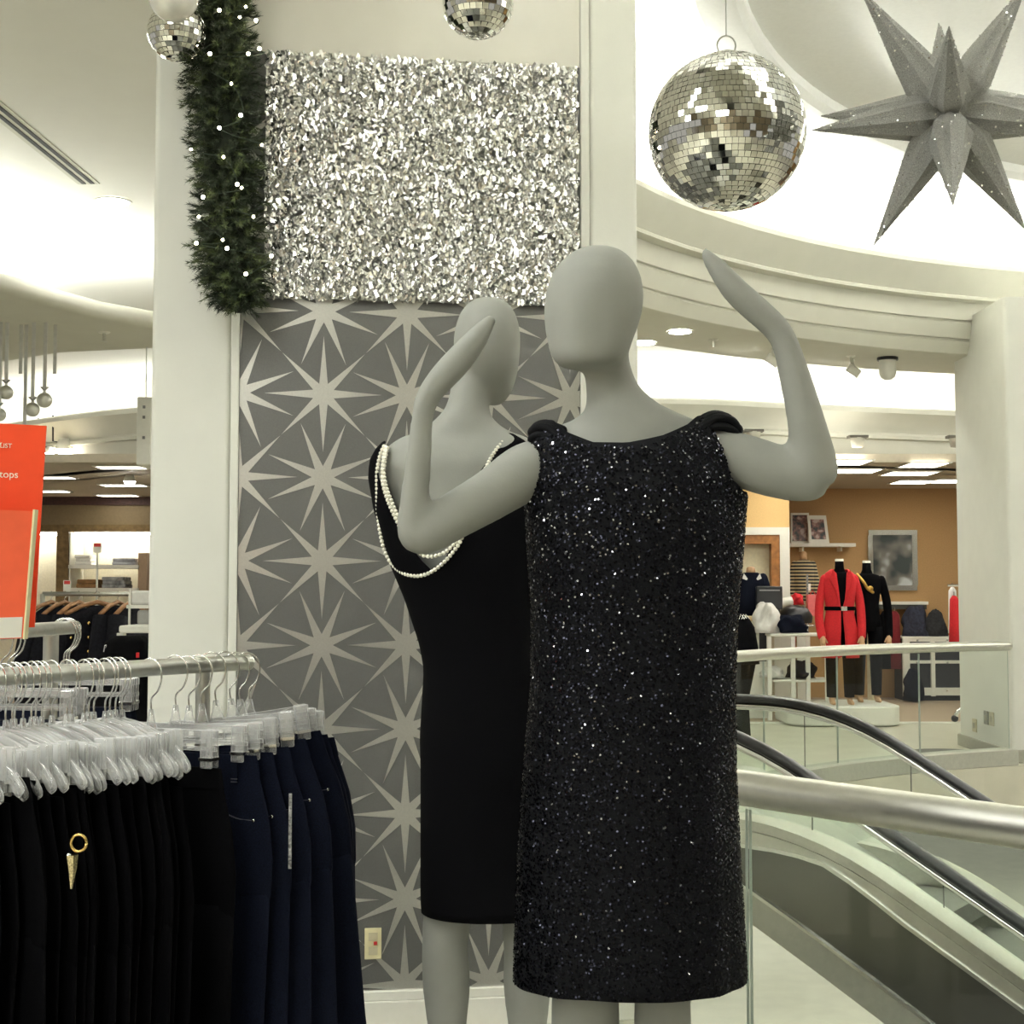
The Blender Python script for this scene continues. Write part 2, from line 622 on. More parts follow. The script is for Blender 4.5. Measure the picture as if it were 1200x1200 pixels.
# right hand column at the end of the rail
CRX = pix(1122, 700, 14.9).x
rc = MB().prism([Vector((x, y, 0)) for x, y in rbox(CRX, CRX + 1.6, 13.35, 14.9, .04)], (0, 0, 4.3)).build('wall_column_far', plaster, smooth=True, angle=50)
struct(rc)
rb = MB().box((CRX - .02, 13.33, 0), (CRX + 1.62, 14.92, .12))
struct(rb.build('baseboard_column_far', mat('grey_base', (.36, .35, .29), .5), bevel=.01))

# ------------------------------------------------------------------ shop interiors at the back
WB = 21.5
struct(MB().box((1.0, WB, 0), (16, WB + .2, 3.1)).build('wall_shop_back', tan_wall))
xA1 = pix(926, 700, 19.5).x
door_x0, door_x1 = pix(820, 700, 19.5).x, pix(913, 700, 19.5).x
dz1 = pix(900, 627, 19.5).z
m = MB()
m.box((door_x1, 19.5, 0), (xA1, 19.7, 3.1))
m.box((1.0, 19.5, 0), (door_x0, 19.7, 3.1))
m.box((door_x0, 19.5, dz1), (door_x1, 19.7, 3.1))
struct(m.build('wall_shop_partition', tan_wall2))
struct(MB().box((xA1 - .1, 19.7, 0), (xA1, WB, 3.1)).build('wall_shop_return', tan_wall))
dr = MB().box((door_x0, 19.62, 0), (door_x1, 19.68, dz1)).build('door_1', mat('cream_door', (.80, .74, .52), .5))
struct(dr)
dfr = MB()
dfr.box((door_x1 - .11, 19.42, 0), (door_x1, 19.60, dz1))
dfr.box((door_x0, 19.42, dz1 - .12), (door_x1 - .11, 19.60, dz1))
dfr.build('door_frame', wood_m, dr)
dfw = MB()
dfw.box((door_x1, 19.40, 0), (door_x1 + .13, 19.5, dz1 + .10))
dfw.box((door_x0, 19.40, dz1), (door_x1, 19.499, dz1 + .10))
dfw.build('door_architrave', white_p, dr)
MB().box((door_x0, 19.60, 1.35), (door_x1 - .12, 19.625, 1.37)).build('door_seam', mat('seam', (.5, .45, .3), .6), dr)
struct(MB().box((15.8, 12.6, 0), (16, 27, 3.1)).build('wall_right', tan_wall))
struct(MB().box((-15, -9.2, 0), (16, -9, 6)).build('wall_back', mat('back_wall_paint', (.28, .23, .16), .8)))

# left shop: lit shelf niches under a wooden header
YL = 24.0
zt = pix(100, 583, YL).z
m = MB().box((-15, YL, 0), (-5.0, YL + .2, 3.2))
struct(m.build('wall_shop_left', mat('niche_cream', (.80, .76, .60), .7)))
hz0, hz1, hz2 = pix(100, 623, YL - .6).z, pix(100, 615, YL - .6).z, pix(100, 592, YL - .6).z
struct(MB().box((-15, YL - .62, hz1), (-5.0, YL, hz2)).build('wall_header', mat('header_tan', (.24, .18, .10), .7)))
struct(MB().box((-15, YL - .65, hz0), (-5.0, YL, hz1)).build('trim_3', brown_m))
struct(MB().box((-15, YL - .66, hz2), (-5.0, YL, 3.1)).build('trim_4', darkbrown))
px0, px1 = pix(66, 700, YL - .6).x, pix(80, 700, YL - .6).x
struct(MB().box((px0, YL - .64, 0), (px1, YL, hz0)).build('trim_5', brown_m))

# ------------------------------------------------------------------ ceiling fittings
tag(MB().box((-14, YL - .3, hz0 - .05), (-5.5, YL - .24, hz0 - .005)).build('niche_light', emitter('niche_tube', (1.0, .97, .85), 16.0)), 'long tube light tucked behind the header of the shelf niches', 'light')
def downlight(p, r, label, group='round recessed downlights'):
    t = thing('downlight', label, 'light', p, group)
    MB().lathe(p, [(r * 1.18, -.004), (r * 1.18, -.012), (r, -.012), (r * .96, .0)], 28).build('trim_ring', white_p, t, smooth=True, angle=40)
    MB().lathe(p, [(.001, -.006), (r * .98, -.006)], 28).build('lens', down_m, t)
    return t


downlight(pixz(132, 235, CZ) + Vector((0, 0, -.002)), .115, 'round recessed downlight in the pale ceiling near the slot vent', None)
downlight(pixz(797, 388, 3.928) + Vector((0, 0, -.002)), .10, 'round recessed downlight in the underside of the round soffit', None)
downlight(pixz(757, 398, 3.928) + Vector((0, .15, -.002)), .10, 'round downlight at the rear edge of the round soffit beside the column', None)

# slot vent in the left ceiling
s0, s1 = pixz(-70, 73, CZ), pixz(103, 214, CZ)
t = thing('slot_vent', 'long twin-slot air vent let into the pale ceiling', 'vent', (s0 + s1) / 2)
d = (s1 - s0).normalized()
nn = Vector((-d.y, d.x, 0))
L = (s1 - s0).length
VM = Matrix(((d.x, nn.x, 0, s0.x), (d.y, nn.y, 0, s0.y), (0, 0, 1, CZ), (0, 0, 0, 1)))
MB().box((-.02, -.075, -.006), (L + .02, .075, -.0005), VM).build('frame', ceil_m, t)
for y in (-.032, .026):
    MB().box((0, y - .014, -.010), (L, y + .014, -.0062), VM).build('slot', mat('vent_dark', (.01, .01, .01), .7), t)


def sprinkler(p, label):
    t = thing('sprinkler_head', label, 'sprinkler', p)
    MB().lathe(p, [(.001, -.012), (.04, -.010), (.05, 0)], 14).build('escutcheon', white_p, t, smooth=True)
    MB().cyl(p + Vector((0, 0, -.012)), p + Vector((0, 0, -.07)), .012, 8).build('body', steel, t)
    MB().lathe(p + Vector((0, 0, -.07)), [(.001, 0), (.03, -.004), (.001, -.008)], 12).build('deflector', steel, t)


sprinkler(pixz(122, 389, SZ0), 'small sprinkler head under the dropped soffit beside the column')
sprinkler(pixz(997, 417, 3.928), 'small sprinkler head under the round soffit beside the camera dome')
sprinkler(pixz(836, 398, 3.928), 'small sprinkler head under the round soffit near its downlight')

# camera dome and spotlights under the round soffit
p = pixz(1040, 419, 3.928)
t = thing('camera_dome', 'white cylindrical ceiling camera with a black collar under the round soffit', 'camera', p)
MB().lathe(p, [(.001, 0), (.105, 0), (.105, -.03), (.001, -.03)], 20).build('collar', rubber, t)
MB().lathe(p, [(.085, -.03), (.085, -.16), (.07, -.20), (.035, -.225), (.001, -.23)], 20).build('housing', white_p, t, smooth=True)
for k, (x, y, lab) in enumerate(((905, 408, 'square white spotlight hanging from the soffit behind the raised arm'), (1000, 421, 'square white tilted spotlight hanging from the round soffit'))):
    p = pixz(x, y, 3.928)
    t = thing('spotlight', lab, 'spotlight', p)
    MB().cyl(p, p + Vector((0, 0, -.08)), .012, 8).build('stem', white_p, t)
    M = Matrix.Translation(p + Vector((0, 0, -.12))) @ Matrix.Rotation(.6, 4, 'Y') @ Matrix.Rotation(.3, 4, 'X')
    MB().cbox((0, 0, 0), (.13, .13, .09), M).build('head', white_p, t, bevel=.01)
    MB().cbox((0, 0, -.048), (.10, .10, .006), M).build('lens', down_m, t)

# shop fascia dark fixtures
for k, (x, y, lab) in enumerate(((883, 508, 'dark recessed fixture on the shop fascia above the sequinned shoulder'), (1005, 515, 'dark bracket fixture on the middle of the shop fascia'), (1121, 515, 'dark bracket fixture on the shop fascia beside the far column'))):
    p = pix(x, y, 16.9)
    t = thing('fascia_fixture', lab, 'fixture', p)
    MB().cbox((p.x, p.y, p.z + .03), (.22, .16, .03)).build('mount', mat('fixture_dark', (.10, .09, .07), .5), t)
    MB().lathe((p.x, p.y, p.z), [(.001, -.10), (.07, -.09), (.085, 0), (.085, .02)], 16).build('shade', mat('fixture_grey', (.42, .40, .33), .5), t, smooth=True)


def troffer(x, y, w, d, z, label, group=None, mt=None):
    t = thing('ceiling_troffer', label, 'light', (x, y, z), group)
    MB().box((x - w / 2, y - d / 2, z - .012), (x + w / 2, y + d / 2, z - .006)).build('diffuser', mt or fill_m, t)
    m = MB()
    for a, b, c, e in ((x - w / 2 - .03, y - d / 2 - .03, x + w / 2 + .03, y - d / 2), (x - w / 2 - .03, y + d / 2, x + w / 2 + .03, y + d / 2 + .03), (x - w / 2 - .03, y - d / 2, x - w / 2, y + d / 2), (x + w / 2, y - d / 2, x + w / 2 + .03, y + d / 2)):
        m.box((a, b, z - .016), (c, e, z - .0005))
    m.build('frame', white_p, t)


for (x, y, w) in ((1066, 554, .60), (1082, 544, .45), (1118, 563, .6), (1070, 564, .5), (990, 541, .5), (995, 551, .7), (915, 556, .6)):
    p = pixz(x, y, 3.10)
    troffer(p.x, p.y, w, .6, 3.10, 'square ceiling light in the shop behind the red coat', 'shop ceiling lights behind the rail', shop_m)
for (x, y, w) in ((142, 547, .55), (145, 568, .6), (138, 580, .6), (63, 559, .5), (60, 575, .5), (-30, 566, .6)):
    p = pixz(x, y, 3.10)
    troffer(p.x, p.y, w, .35, 3.10, 'square ceiling light in the left shop with shelf niches', 'ceiling lights of the left shop', shop_m)
p = pix(144, 513, 15.5)
# fill troffers added out of view, over and behind the camera
for ix in range(3):
    for iy in range(5):
        troffer(-6.0 + ix * 2.3, -7.6 + iy * 2.5, 1.2, .6, CZ, 'added unseen fill troffer in the ceiling over the dress department', 'added fill troffers over the dress department')


def dome_fill(x, y, label):
    z = 5.33
    t = thing('downlight', label, 'light', (x, y, z), 'added fill downlights in the round ceiling disc')
    MB().lathe((x, y, z), [(.24, .15), (.24, -.01), (.2, -.012), (.2, .05)], 24).build('trim_ring', white_p, t)
    MB().lathe((x, y, z), [(.001, -.004), (.2, -.004)], 24).build('lens', down_m, t)


for k in range(10):  # lamps added outside the view to light the well from above
    a = 2 * PI * k / 10 + .2
    dome_fill(CX + 3.6 * math.cos(a), CY + 3.6 * math.sin(a), 'added unseen fill downlight in the domed disc over the escalator well')
# spots in the left shop
for (x, y, Y, r, ytop, lab) in ((75, 525, 18.45, .10, 487, 'bright spotlight on a bent black arm beside the red sign'), (152, 563, 19.0, .075, 551, 'bright round spotlight in the left shop beside the column'), (58, 530, 18.6, .06, 490, 'small dim spotlight next to the bent black arm')):
    p = pix(x, y, Y)
    t = thing('track_spotlight', lab, 'spotlight', p)
    q = pix(x - 13, ytop, Y)
    MB().tube([q, pix(x - 13, y - 8, Y), pix(x - 2, y - 6, Y + .05)], .012, 6).build('arm', rubber, t)
    MB().lathe(p, [(.001, r * 1.3), (r * .6, r * 1.2), (r, .3 * r), (r * 1.05, -.2 * r)], 14).build('housing', white_p, t, smooth=True)
    MB().sphere(p, r, 14, 8).build('lamp', down_m, t, smooth=True)
#PART2

# ------------------------------------------------------------------ balustrades and escalator
def offset_path(path, d):
    out = []
    for i, p in enumerate(path):
        a, b = path[max(i - 1, 0)], path[min(i + 1, len(path) - 1)]
        t = (b - a).normalized()
        out.append(p + Vector((t.y, -t.x, 0)) * d)
    return out


def balustrade(path, cuts, label, curb_mat, curb=(.10, .12), post_idx=()):
    t = thing('balustrade', label, 'railing', path[len(path) // 2])
    MB().tube([p + Vector((0, 0, 1.07)) for p in path], .044, 20, round_ends=True).build('handrail', alu, t, smooth=True, angle=60)
    m = MB()
    rs = []
    for i, p in enumerate(path):
        a, b = path[max(i - 1, 0)], path[min(i + 1, len(path) - 1)]
        d = (b - a).normalized()
        nn_ = Vector((d.y, -d.x, 0))
        rs.append([p + nn_ * o + Vector((0, 0, z)) for o, z in ((-curb[0] / 2, 0.002), (curb[0] / 2, 0.002), (curb[0] / 2, curb[1]), (-curb[0] / 2, curb[1]))])
    m.rings(rs).build('base_shoe', curb_mat, t, bevel=.005)
    for a, b in cuts:
        seg = path[a:b + 1]
        # small open joint between panes
        seg = [Vector(p) for p in seg]
        d0 = (seg[1] - seg[0]).normalized()
        d1 = (seg[-2] - seg[-1]).normalized()
        seg[0] += d0 * .006
        seg[-1] += d1 * .006
        rs = []
        for i, p in enumerate(seg):
            A, B = seg[max(i - 1, 0)], seg[min(i + 1, len(seg) - 1)]
            d = (B - A).normalized()
            nn_ = Vector((d.y, -d.x, 0))
            rs.append([p + nn_ * o + Vector((0, 0, z)) for o, z in ((-.004, curb[1]), (.004, curb[1]), (.004, 1.03), (-.004, 1.03))])
        g = MB().rings(rs).build('glass_pane', glass_m, t)
        for p, d in ((seg[0], d0), (seg[-1], d1)):
            e = MB()
            nn_ = Vector((d.y, -d.x, 0))
            e.prism([p + nn_ * o + d * s_ + Vector((0, 0, curb[1])) for o, s_ in ((-.0042, -.001), (.0042, -.001), (.0042, .001), (-.0042, .001))], (0, 0, 1.02 - curb[1]))
            e.build('pane_edge', mat('glass_edge', (.38, .44, .39), .3), g)
    return t


near_path = [RAIL_N[0], RAIL_N[0].lerp(RAIL_N[1], .5), RAIL_N[1], pixz(876, 1100, 0) * 0 + RAIL_N[2] + Vector((.025, -.033, 0)), RAIL_N[3]]
near_path = [p + Vector((-.06, -.06, 0)) * 0 for p in near_path]
balustrade(near_path, [(0, 2), (2, 3), (3, 4)], 'near glass balustrade with thick satin aluminium handrail behind the sequinned dress', steel)
far_path = arc(6.58, 150, 112.6, 12)
balustrade(far_path, [(0, 3), (3, 6), (6, 9), (9, 12)], 'far glass balustrade with slim aluminium handrail ending at the white column', mat('curb_stone', (.40, .40, .34), .5), (.22, .14))

ED = Vector((.82, -.572, 0)).normalized()
EN = Vector((.572, .82, 0)).normalized()
EO = Vector((1.06, 6.9, 0))


def prof_z(tab, s):
    if s <= tab[0][0]:
        return tab[0][1]
    if s >= tab[-1][0]:
        return tab[-1][1] - .577 * (s - tab[-1][0])
    return interp(tab, s)[0]


def knee(z0, s0, ln):
    pts = []
    for k in range(9):
        t = k / 8
        pts.append((s0 + ln * t, z0 - .577 * ln * t * t / 2))
    return pts


SL = [-1.3 + .12 * k for k in range(0, 62)]
Z_H = knee(.95, -.45, .8)
Z_D = knee(.52, .02, .8)
Z_DT = [(-.4, .42), (0, .40), (.25, .392), (.47, .368), (.66, .27), (.85, .146)]
Z_DB = [(-.6, .56), (0, .28), (.47, .03), (.85, -.186)]
Z_SB = [(-.6, .47), (0, .135), (.47, -.12), (.85, -.333)]
esc = thing('escalator', 'descending escalator with black handrails and dark polished side panels in the well', 'escalator', EO)


def ept(s, w, z):
    return EO + ED * s + EN * w + Vector((0, 0, z))


def eband(w0, w1, zt, zb, name, mt, smooth=True, dz=0.0):
    rs = []
    for s in SL:
        a, b = prof_z(zt, s) + dz, prof_z(zb, s)
        b = min(b, a - .004)
        rs.append([ept(s, w0, b), ept(s, w1, b), ept(s, w1, a), ept(s, w0, a)])
    return MB().rings(rs).build(name, mt, esc, smooth=smooth, angle=30)


for w in (0.0, 1.3):
    rs = []
    h = [ept(s, w, prof_z(Z_H, s)) for s in SL]
    MB().tube(h, .042, 12, flat=.62, side=(EN.x, EN.y, 0)).build('handrail', rubber, esc, smooth=True)
    MB().tube([p + Vector((0, 0, -.042)) for p in h], .030, 8, flat=.7, side=(EN.x, EN.y, 0)).build('handrail_track', chrome, esc, smooth=True)
    cuts = [0, 9, 14, 19, 25, 33, 43, 61]
    for a, b in zip(cuts, cuts[1:]):
        rs = []
        for s in SL[a:b + 1]:
            e = .004 if s in (SL[a],) else 0
            rs.append([ept(s + e, w - .005, prof_z(Z_D, s) - (.02 if w == 0 else .3)), ept(s + e, w + .005, prof_z(Z_D, s) - (.02 if w == 0 else .3)), ept(s + e, w + .005, prof_z(Z_H, s) - .06), ept(s + e, w - .005, prof_z(Z_H, s) - .06)])
        MB().rings(rs).build('glass_pane', glass_m, esc)
        s = SL[b]
        MB().cyl(ept(s, w - .006, prof_z(Z_D, s) - .01), ept(s, w - .006, prof_z(Z_H, s) - .06), .003, 6).build('pane_joint', mat('joint_dark', (.15, .16, .14), .5), esc)
# near side: deck, dark cladding, lower strip
ZL = [(-1, -.0)]
eband(-.165, .02, [(s, z) for s, z in Z_D], [(s, z - .045) for s, z in Z_D], 'deck', steel)
eband(-.17, -.02, [(s, z - .047) for s, z in Z_D], Z_DT, 'skirt_strip', alu)
eband(-.165, -.05, Z_DT, Z_DB, 'side_panel', dark_steel)
eband(-.18, -.16, [(s, z + .012) for s, z in Z_DT], [(s, z - .006) for s, z in Z_DT], 'edge_trim', chrome)
eband(-.18, -.16, [(s, z + .006) for s, z in Z_DB], [(s, z - .010) for s, z in Z_DB], 'edge_trim', chrome)
eband(-.175, 1.5, [(s, z - .012) for s, z in Z_DB], Z_SB, 'truss_cladding', mat('truss_grey', (.46, .46, .41), .45, .5))
eband(1.22, 1.45, [(s, z - .30) for s, z in Z_D], [(s, z - .75) for s, z in Z_D], 'far_deck', steel)
step_m = mat('step_grey', (.22, .22, .20), .5, .6)
for k in range(13):
    s = .40 + k * .40
    z = prof_z(Z_D, s) - .43
    MB().box((s, .10, z - .10), (s + .40, 1.20, z), Matrix(((ED.x, EN.x, 0, EO.x), (ED.y, EN.y, 0, EO.y), (0, 0, 1, 0), (0, 0, 0, 1)))).build('step', step_m, esc)

# ------------------------------------------------------------------ silver fringe panel above the stars
q = [on_panel(x, y, .02) for x, y in ((312, 62), (676, 80), (676, 356), (312, 351))]
fa0, fa1 = pa(q[0]), pa(q[1])
fz0, fz1 = (q[2].z + q[3].z) / 2, (q[0].z + q[1].z) / 2
sp = thing('foil_panel', 'shimmering silver foil panel of tiny crinkled strips above the star panel', 'panel', PM @ Vector(((fa0 + fa1) / 2, -.03, fz0)))
MB().box((fa0, -.02, fz0), (fa1, -.006, fz1), PM).build('backing', mat('foil_backing', (.45, .45, .43), .3, 1.0), sp)
m = MB()
rows = 44
rh = (fz1 - fz0) / rows
rng = random.Random(3)
for r in range(rows):
    zc = fz0 + rh * (r + .5)
    x = fa0
    while x < fa1 - .004:
        w = rng.uniform(.005, .013)
        for lay in range(2):
            c = Vector((x + w / 2 + rng.uniform(-.003, .003), -.024 - rng.uniform(0, .014), zc + rng.uniform(-.5, .5) * rh))
            hh = rng.uniform(.5, 1.05) * rh * .72
            R = Matrix.Rotation(rng.gauss(-.12, .5), 4, 'X') @ Matrix.Rotation(rng.gauss(0, .5), 4, 'Z') @ Matrix.Rotation(rng.gauss(0, .5), 4, 'Y')
            bend = rng.uniform(-.004, .004)
            pts = [(-w * .55, 0, -hh), (w * .55, 0, -hh * rng.uniform(.6, 1)), (w * .5, bend, hh * rng.uniform(.6, 1)), (-w * .5, bend, hh)]
            pts = [PM @ (c + (R @ Vector(p))) for p in pts]
            m.add(pts, [(0, 1, 2), (0, 2, 3)])
        x += w * .8
fo = m.build('foil_strips', foil, sp)
fo['kind'] = 'stuff'
MB().box((fa0, -.012, fz1), (fa1, -.002, fz1 + .006), PM).build('top_edge', mat('panel_edge_grey', (.4, .38, .3), .5), sp)
# plain pale panel above the foil
MB().box((A_P0, -.0046, fz1 + .004), (A_P1, -.0042, PZ1), PM)
up = MB().box((A_P0 + .001, -.010, fz1 + .008), (A_P1 - .001, -.0072, 4.27), PM).build('upper_board', mat('satin_cream', (.62, .60, .52), .35, var=.04, scale=4), gp)

# ------------------------------------------------------------------ garland with fairy lights
YG = 5.02
gl = [(y, l - 6, r + 4) for y, l, r in ((-60, 236, 300), (0, 232, 302), (50, 214, 310), (95, 204, 320), (140, 214, 316), (175, 213, 318), (215, 222, 318), (255, 218, 318), (300, 219, 324), (335, 232, 327), (352, 250, 312), (366, 262, 296))]
ga = thing('pine_garland', 'dark green pine garland hanging down the edge of the column', 'garland', pix(268, 366, YG))
cpts, crad = [], []
for y in range(-55, 356, 12):
    l, r = interp(gl, y)
    cpts.append(pix((l + r) / 2, y, YG))
    crad.append(.5 * (r - l) / F * YG * .42)
MB().tube(cpts, crad, 12, round_ends=True).build('core', mat('garland_core', (.006, .011, .004), .9, var=.5, scale=60), ga, smooth=True)
rng = random.Random(11)
nm = [MB(), MB()]
nsprig = 1000
for i in range(nsprig):
    y = rng.uniform(-55, 360)
    l, r = interp(gl, y)
    c = pix((l + r) / 2, y, YG)
    rad = .5 * (r - l) / F * YG
    a = rng.uniform(-.15 * PI, 1.15 * PI)
    out = Vector((math.cos(a), -math.sin(a), rng.uniform(-.55, .35))).normalized()
    base = c + out * rad * rng.uniform(.2, .42)
    tip_d = (out + Vector((rng.gauss(0, .25), rng.gauss(0, .2), rng.gauss(-.1, .4)))).normalized()
    ln = rad * rng.uniform(.4, .58)
    light = rng.random() < .36
    for k in range(50):
        t = rng.random()
        p = base + tip_d * ln * t
        side = Vector((rng.gauss(0, 1), rng.gauss(0, 1), rng.gauss(0, 1)))
        side = (side - tip_d * side.dot(tip_d)).normalized()
        nd = (tip_d * .75 + side * .75).normalized()
        nl = rng.uniform(.028, .046) * (1.1 - .5 * t)
        w = side.cross(nd).normalized() * .0015
        nm[1 if (light and t > .35) else 0].add([p - w, p + w, p + nd * nl], [(0, 1, 2)])
for m, mt in zip(nm, (mat('needles_dark', (.014, .026, .008), .6, var=.4, scale=40), mat('needles_olive', (.06, .085, .025), .6, var=.3, scale=40))):
    o = m.build('needles', mt, ga)
    o['kind'] = 'stuff'
fairy_m = emitter('fairy_bulb', (1.0, .85, .62), 26.0)
fl_t = thing('fairy_lights', 'string of small warm white fairy lights wound through the pine garland', 'lights', pix(268, 300, YG - .15))
bulbs = [(257, 12), (288, 8), (300, 24), (304, 57), (222, 68), (291, 63), (271, 98), (246, 63), (282, 135), (257, 150), (224, 175), (262, 184), (278, 216), (283, 220), (238, 231), (297, 254), (233, 254), (230, 285), (261, 281), (266, 291), (288, 321), (234, 56), (281, 20), (307, 170), (318, 300)]
wire = []
for x, y in sorted(bulbs, key=lambda b: b[1]):
    l, r = interp(gl, y)
    rad = .5 * (r - l) / F * YG
    off = ((x - (l + r) / 2) / max(1, (r - l) / 2))
    dep = YG - rad * math.sqrt(max(.05, 1 - min(1, off * off))) * .98
    p = pix(x, y, dep)
    wire.append(p + Vector((0, .006, .004)))
    b = MB().sphere(p, .0048 if y % 3 else .0062, 8, 6).build('bulb', fairy_m, fl_t, smooth=True)
    MB().cyl(p + Vector((0, .004, .004)), p + Vector((0, .022, .012)), .004, 6).build('socket', mat('bulb_socket', (.01, .03, .012), .6), b)
MB().tube(spline([w + Vector((0, .03, 0)) for w in wire], 4), .0022, 5).build('wire', mat('green_wire', (.008, .02, .008), .6), fl_t)

# ------------------------------------------------------------------ mirror balls and ornaments
def mirror_ball(c, R, tile, label, ytop, seed, group=None):
    t = thing('mirror_ball', label, 'mirror ball', c - Vector((0, 0, R)), group)
    MB().sphere(c, R * .975, 40, 24).build('core', mat('ball_core', (.30, .29, .26), .4, .8), t, smooth=True)
    rng = random.Random(seed)
    rows_ = int(PI * R / tile)
    m = MB()
    for i in range(rows_):
        th = PI * (i + .5) / rows_
        cnt = max(4, int(2 * PI * R * math.sin(th) / tile))
        off = rng.random()
        for k in range(cnt):
            ph = 2 * PI * (k + off) / cnt
            n = Vector((math.sin(th) * math.cos(ph), math.sin(th) * math.sin(ph), math.cos(th)))
            e1 = Vector((-math.sin(ph), math.cos(ph), 0))
            e2 = n.cross(e1)
            q = n + e1 * rng.gauss(0, .05) + e2 * rng.gauss(0, .05)
            q.normalize()
            e1 = (e1 - q * e1.dot(q)).normalized()
            e2 = q.cross(e1)
            h = tile * .47
            cc = c + n * R
            top = [cc + e1 * h * a + e2 * h * b for a, b in ((-1, -1), (1, -1), (1, 1), (-1, 1))]
            bot = [p - q * R * .02 for p in top]
            m.add(top + bot, [(0, 1, 2, 3), (0, 4, 5, 1), (1, 5, 6, 2), (2, 6, 7, 3), (3, 7, 4, 0)])
    o = m.build('mirror_tiles', mirror, t)
    o['kind'] = 'stuff'
    top = c + Vector((0, 0, R))
    MB().lathe(top, [(.001, .012), (R * .12, .008), (R * .14, -.01)], 14).build('cap', steel, t)
    ring = [top + Vector((math.cos(a) * R * .12, 0, R * .13 + math.sin(a) * R * .13)) for a in [2 * PI * k / 16 for k in range(17)]]
    MB().tube(ring, .0022, 6).build('hanging_ring', steel, t)
    MB().cyl(top + Vector((0, 0, R * .26)), Vector((c.x, c.y, ytop)), .0016, 6).build('hanging_wire', steel, t)
    return t


YB = 3.65
mirror_ball(pix(852, 155, YB), 93 / F * YB, .0158, 'large mirror ball hanging beside the raised hand and the glitter star', 4.28, 5)
mirror_ball(pix(560, 4, 4.55), 42 / F * 4.55, .0195, 'small mirror ball hanging over the foil panel', 4.3, 6)
mirror_ball(pix(207, 38, 4.85), 34 / F * 4.85, .017, 'small mirror ball half hidden behind the top of the pine garland', 4.3, 8)
oc = pix(203, -4, 4.58)
t = thing('bauble', 'pearly white bauble hanging above the mirror ball by the garland', 'ornament', oc)
MB().sphere(oc, .080, 24, 16).build('ball', mat('pearl_white', (.78, .77, .70), .18, .3), t, smooth=True)
MB().cyl(oc + Vector((0, 0, .08)), oc + Vector((0, 0, .105)), .016, 10).build('cap', steel, t)
MB().cyl(oc + Vector((0, 0, .1)), (oc.x, oc.y, 4.3), .0015, 5).build('string', steel, t)

# glitter star with pleated spikes
glit = mat('silver_glitter', (.50, .50, .47), .42, .35, var=.35, scale=420, bump=.9, bscale=700)
spark = mat('glitter_flake', (.85, .85, .84), .15, 1.0)
YS = 3.4
sc = pix(1112, 134, YS)
st = thing('glitter_star', 'big silver glitter star with many long pleated spikes beside the mirror ball', 'star ornament', sc - Vector((0, 0, .12)))
tips = [(951, 153, -.05), (962, 136, .15), (1023, 289, -.03), (1204, 272, -.03), (1276, 150, -.03), (1262, 122, .15), (1206, -24, -.03), (1007, -14, -.03), (1112, 31, -.20), (1117, 241, -.20), (1100, 27, .12), (1112, 134, .33), (1085, 190, .25), (1140, 70, .25)]
dirs = [((pix(x, y, YS + dy) - sc).normalized(), (pix(x, y, YS + dy) - sc).length) for x, y, dy in tips]
rng = random.Random(21)
for d, ln in dirs:
    d = d.normalized()
    u = d.orthogonal().normalized()
    w = d.cross(u)
    n = 16
    rs = []
    for t_, r in ((.0, .018), (.13, .040), (.22, .052), (.27, .053), (.45, .041), (.7, .022), (.93, .0055), (1.0, .0012)):
        rs.append([sc + d * ln * t_ + (u * math.cos(2 * PI * k / n) + w * math.sin(2 * PI * k / n)) * r * (1.0 if k % 2 else .84) for k in range(n)])
    so = MB().rings(rs).build('spike', glit, st)
    fm = MB()
    for k in range(240):
        t_ = rng.uniform(.14, .95)
        r = interp([(0, .018), (.13, .040), (.22, .052), (.27, .053), (.45, .041), (.7, .022), (.93, .0055), (1.0, .0012)], t_)[0]
        a = rng.uniform(0, 2 * PI)
        nrm = (u * math.cos(a) + w * math.sin(a))
        p = sc + d * ln * t_ + nrm * (r * .97 + .0006)
        nrm = (nrm + Vector((rng.gauss(0, .5), rng.gauss(0, .5), rng.gauss(0, .5)))).normalized()
        e1 = nrm.orthogonal().normalized()
        e2 = nrm.cross(e1)
        h = rng.uniform(.0013, .0028)
        fm.add([p + e1 * h, p + e2 * h, p - e1 * h, p - e2 * h], [(0, 1, 2, 3)])
    fo = fm.build('glitter_flakes', spark, so)
    fo['kind'] = 'stuff'
MB().sphere(sc, .05, 16, 10).build('hub', glit, st, smooth=True)
MB().cyl(sc + Vector((0, 0, .3)), (sc.x, sc.y, 4.5), .0012, 5).build('hanging_wire', steel, st)

# baubles on ribbons far left
for k, (x, y, r, y0) in enumerate(((7, 460, 8.5, 418), (52, 469, 9, 414), (38, 480, 8.5, 416), (-1, 486, 8, 418))):
    Y = 10.9
    p = pix(x, y, Y)
    t = thing('bauble', 'silver bauble on a grey ribbon above the red sign', 'ornament', p, 'silver baubles above the red sign')
    R = r / F * Y
    MB().sphere(p, R, 18, 12).build('ball', mat('silver_bauble', (.62, .62, .58), .3, .8), t, smooth=True)
    MB().cyl(p + Vector((0, 0, R * .95)), p + Vector((0, 0, R * 1.25)), R * .22, 8).build('cap', steel, t)
    m = MB()
    for s in (-1, 1):
        m.tube([p + Vector((0, 0, R * 1.3)), p + Vector((s * R * .5, 0, R * 1.75)), p + Vector((s * R * .15, 0, R * 1.5))], .008, 5)
    m.build('bow', mat('grey_ribbon', (.35, .35, .33), .5), t)
    MB().box((p.x - .014, p.y - .002, p.z + R * 1.3), (p.x + .014, p.y + .002, SZ0 + .02)).build('ribbon', mat('pale_ribbon', (.6, .6, .57), .6), t)
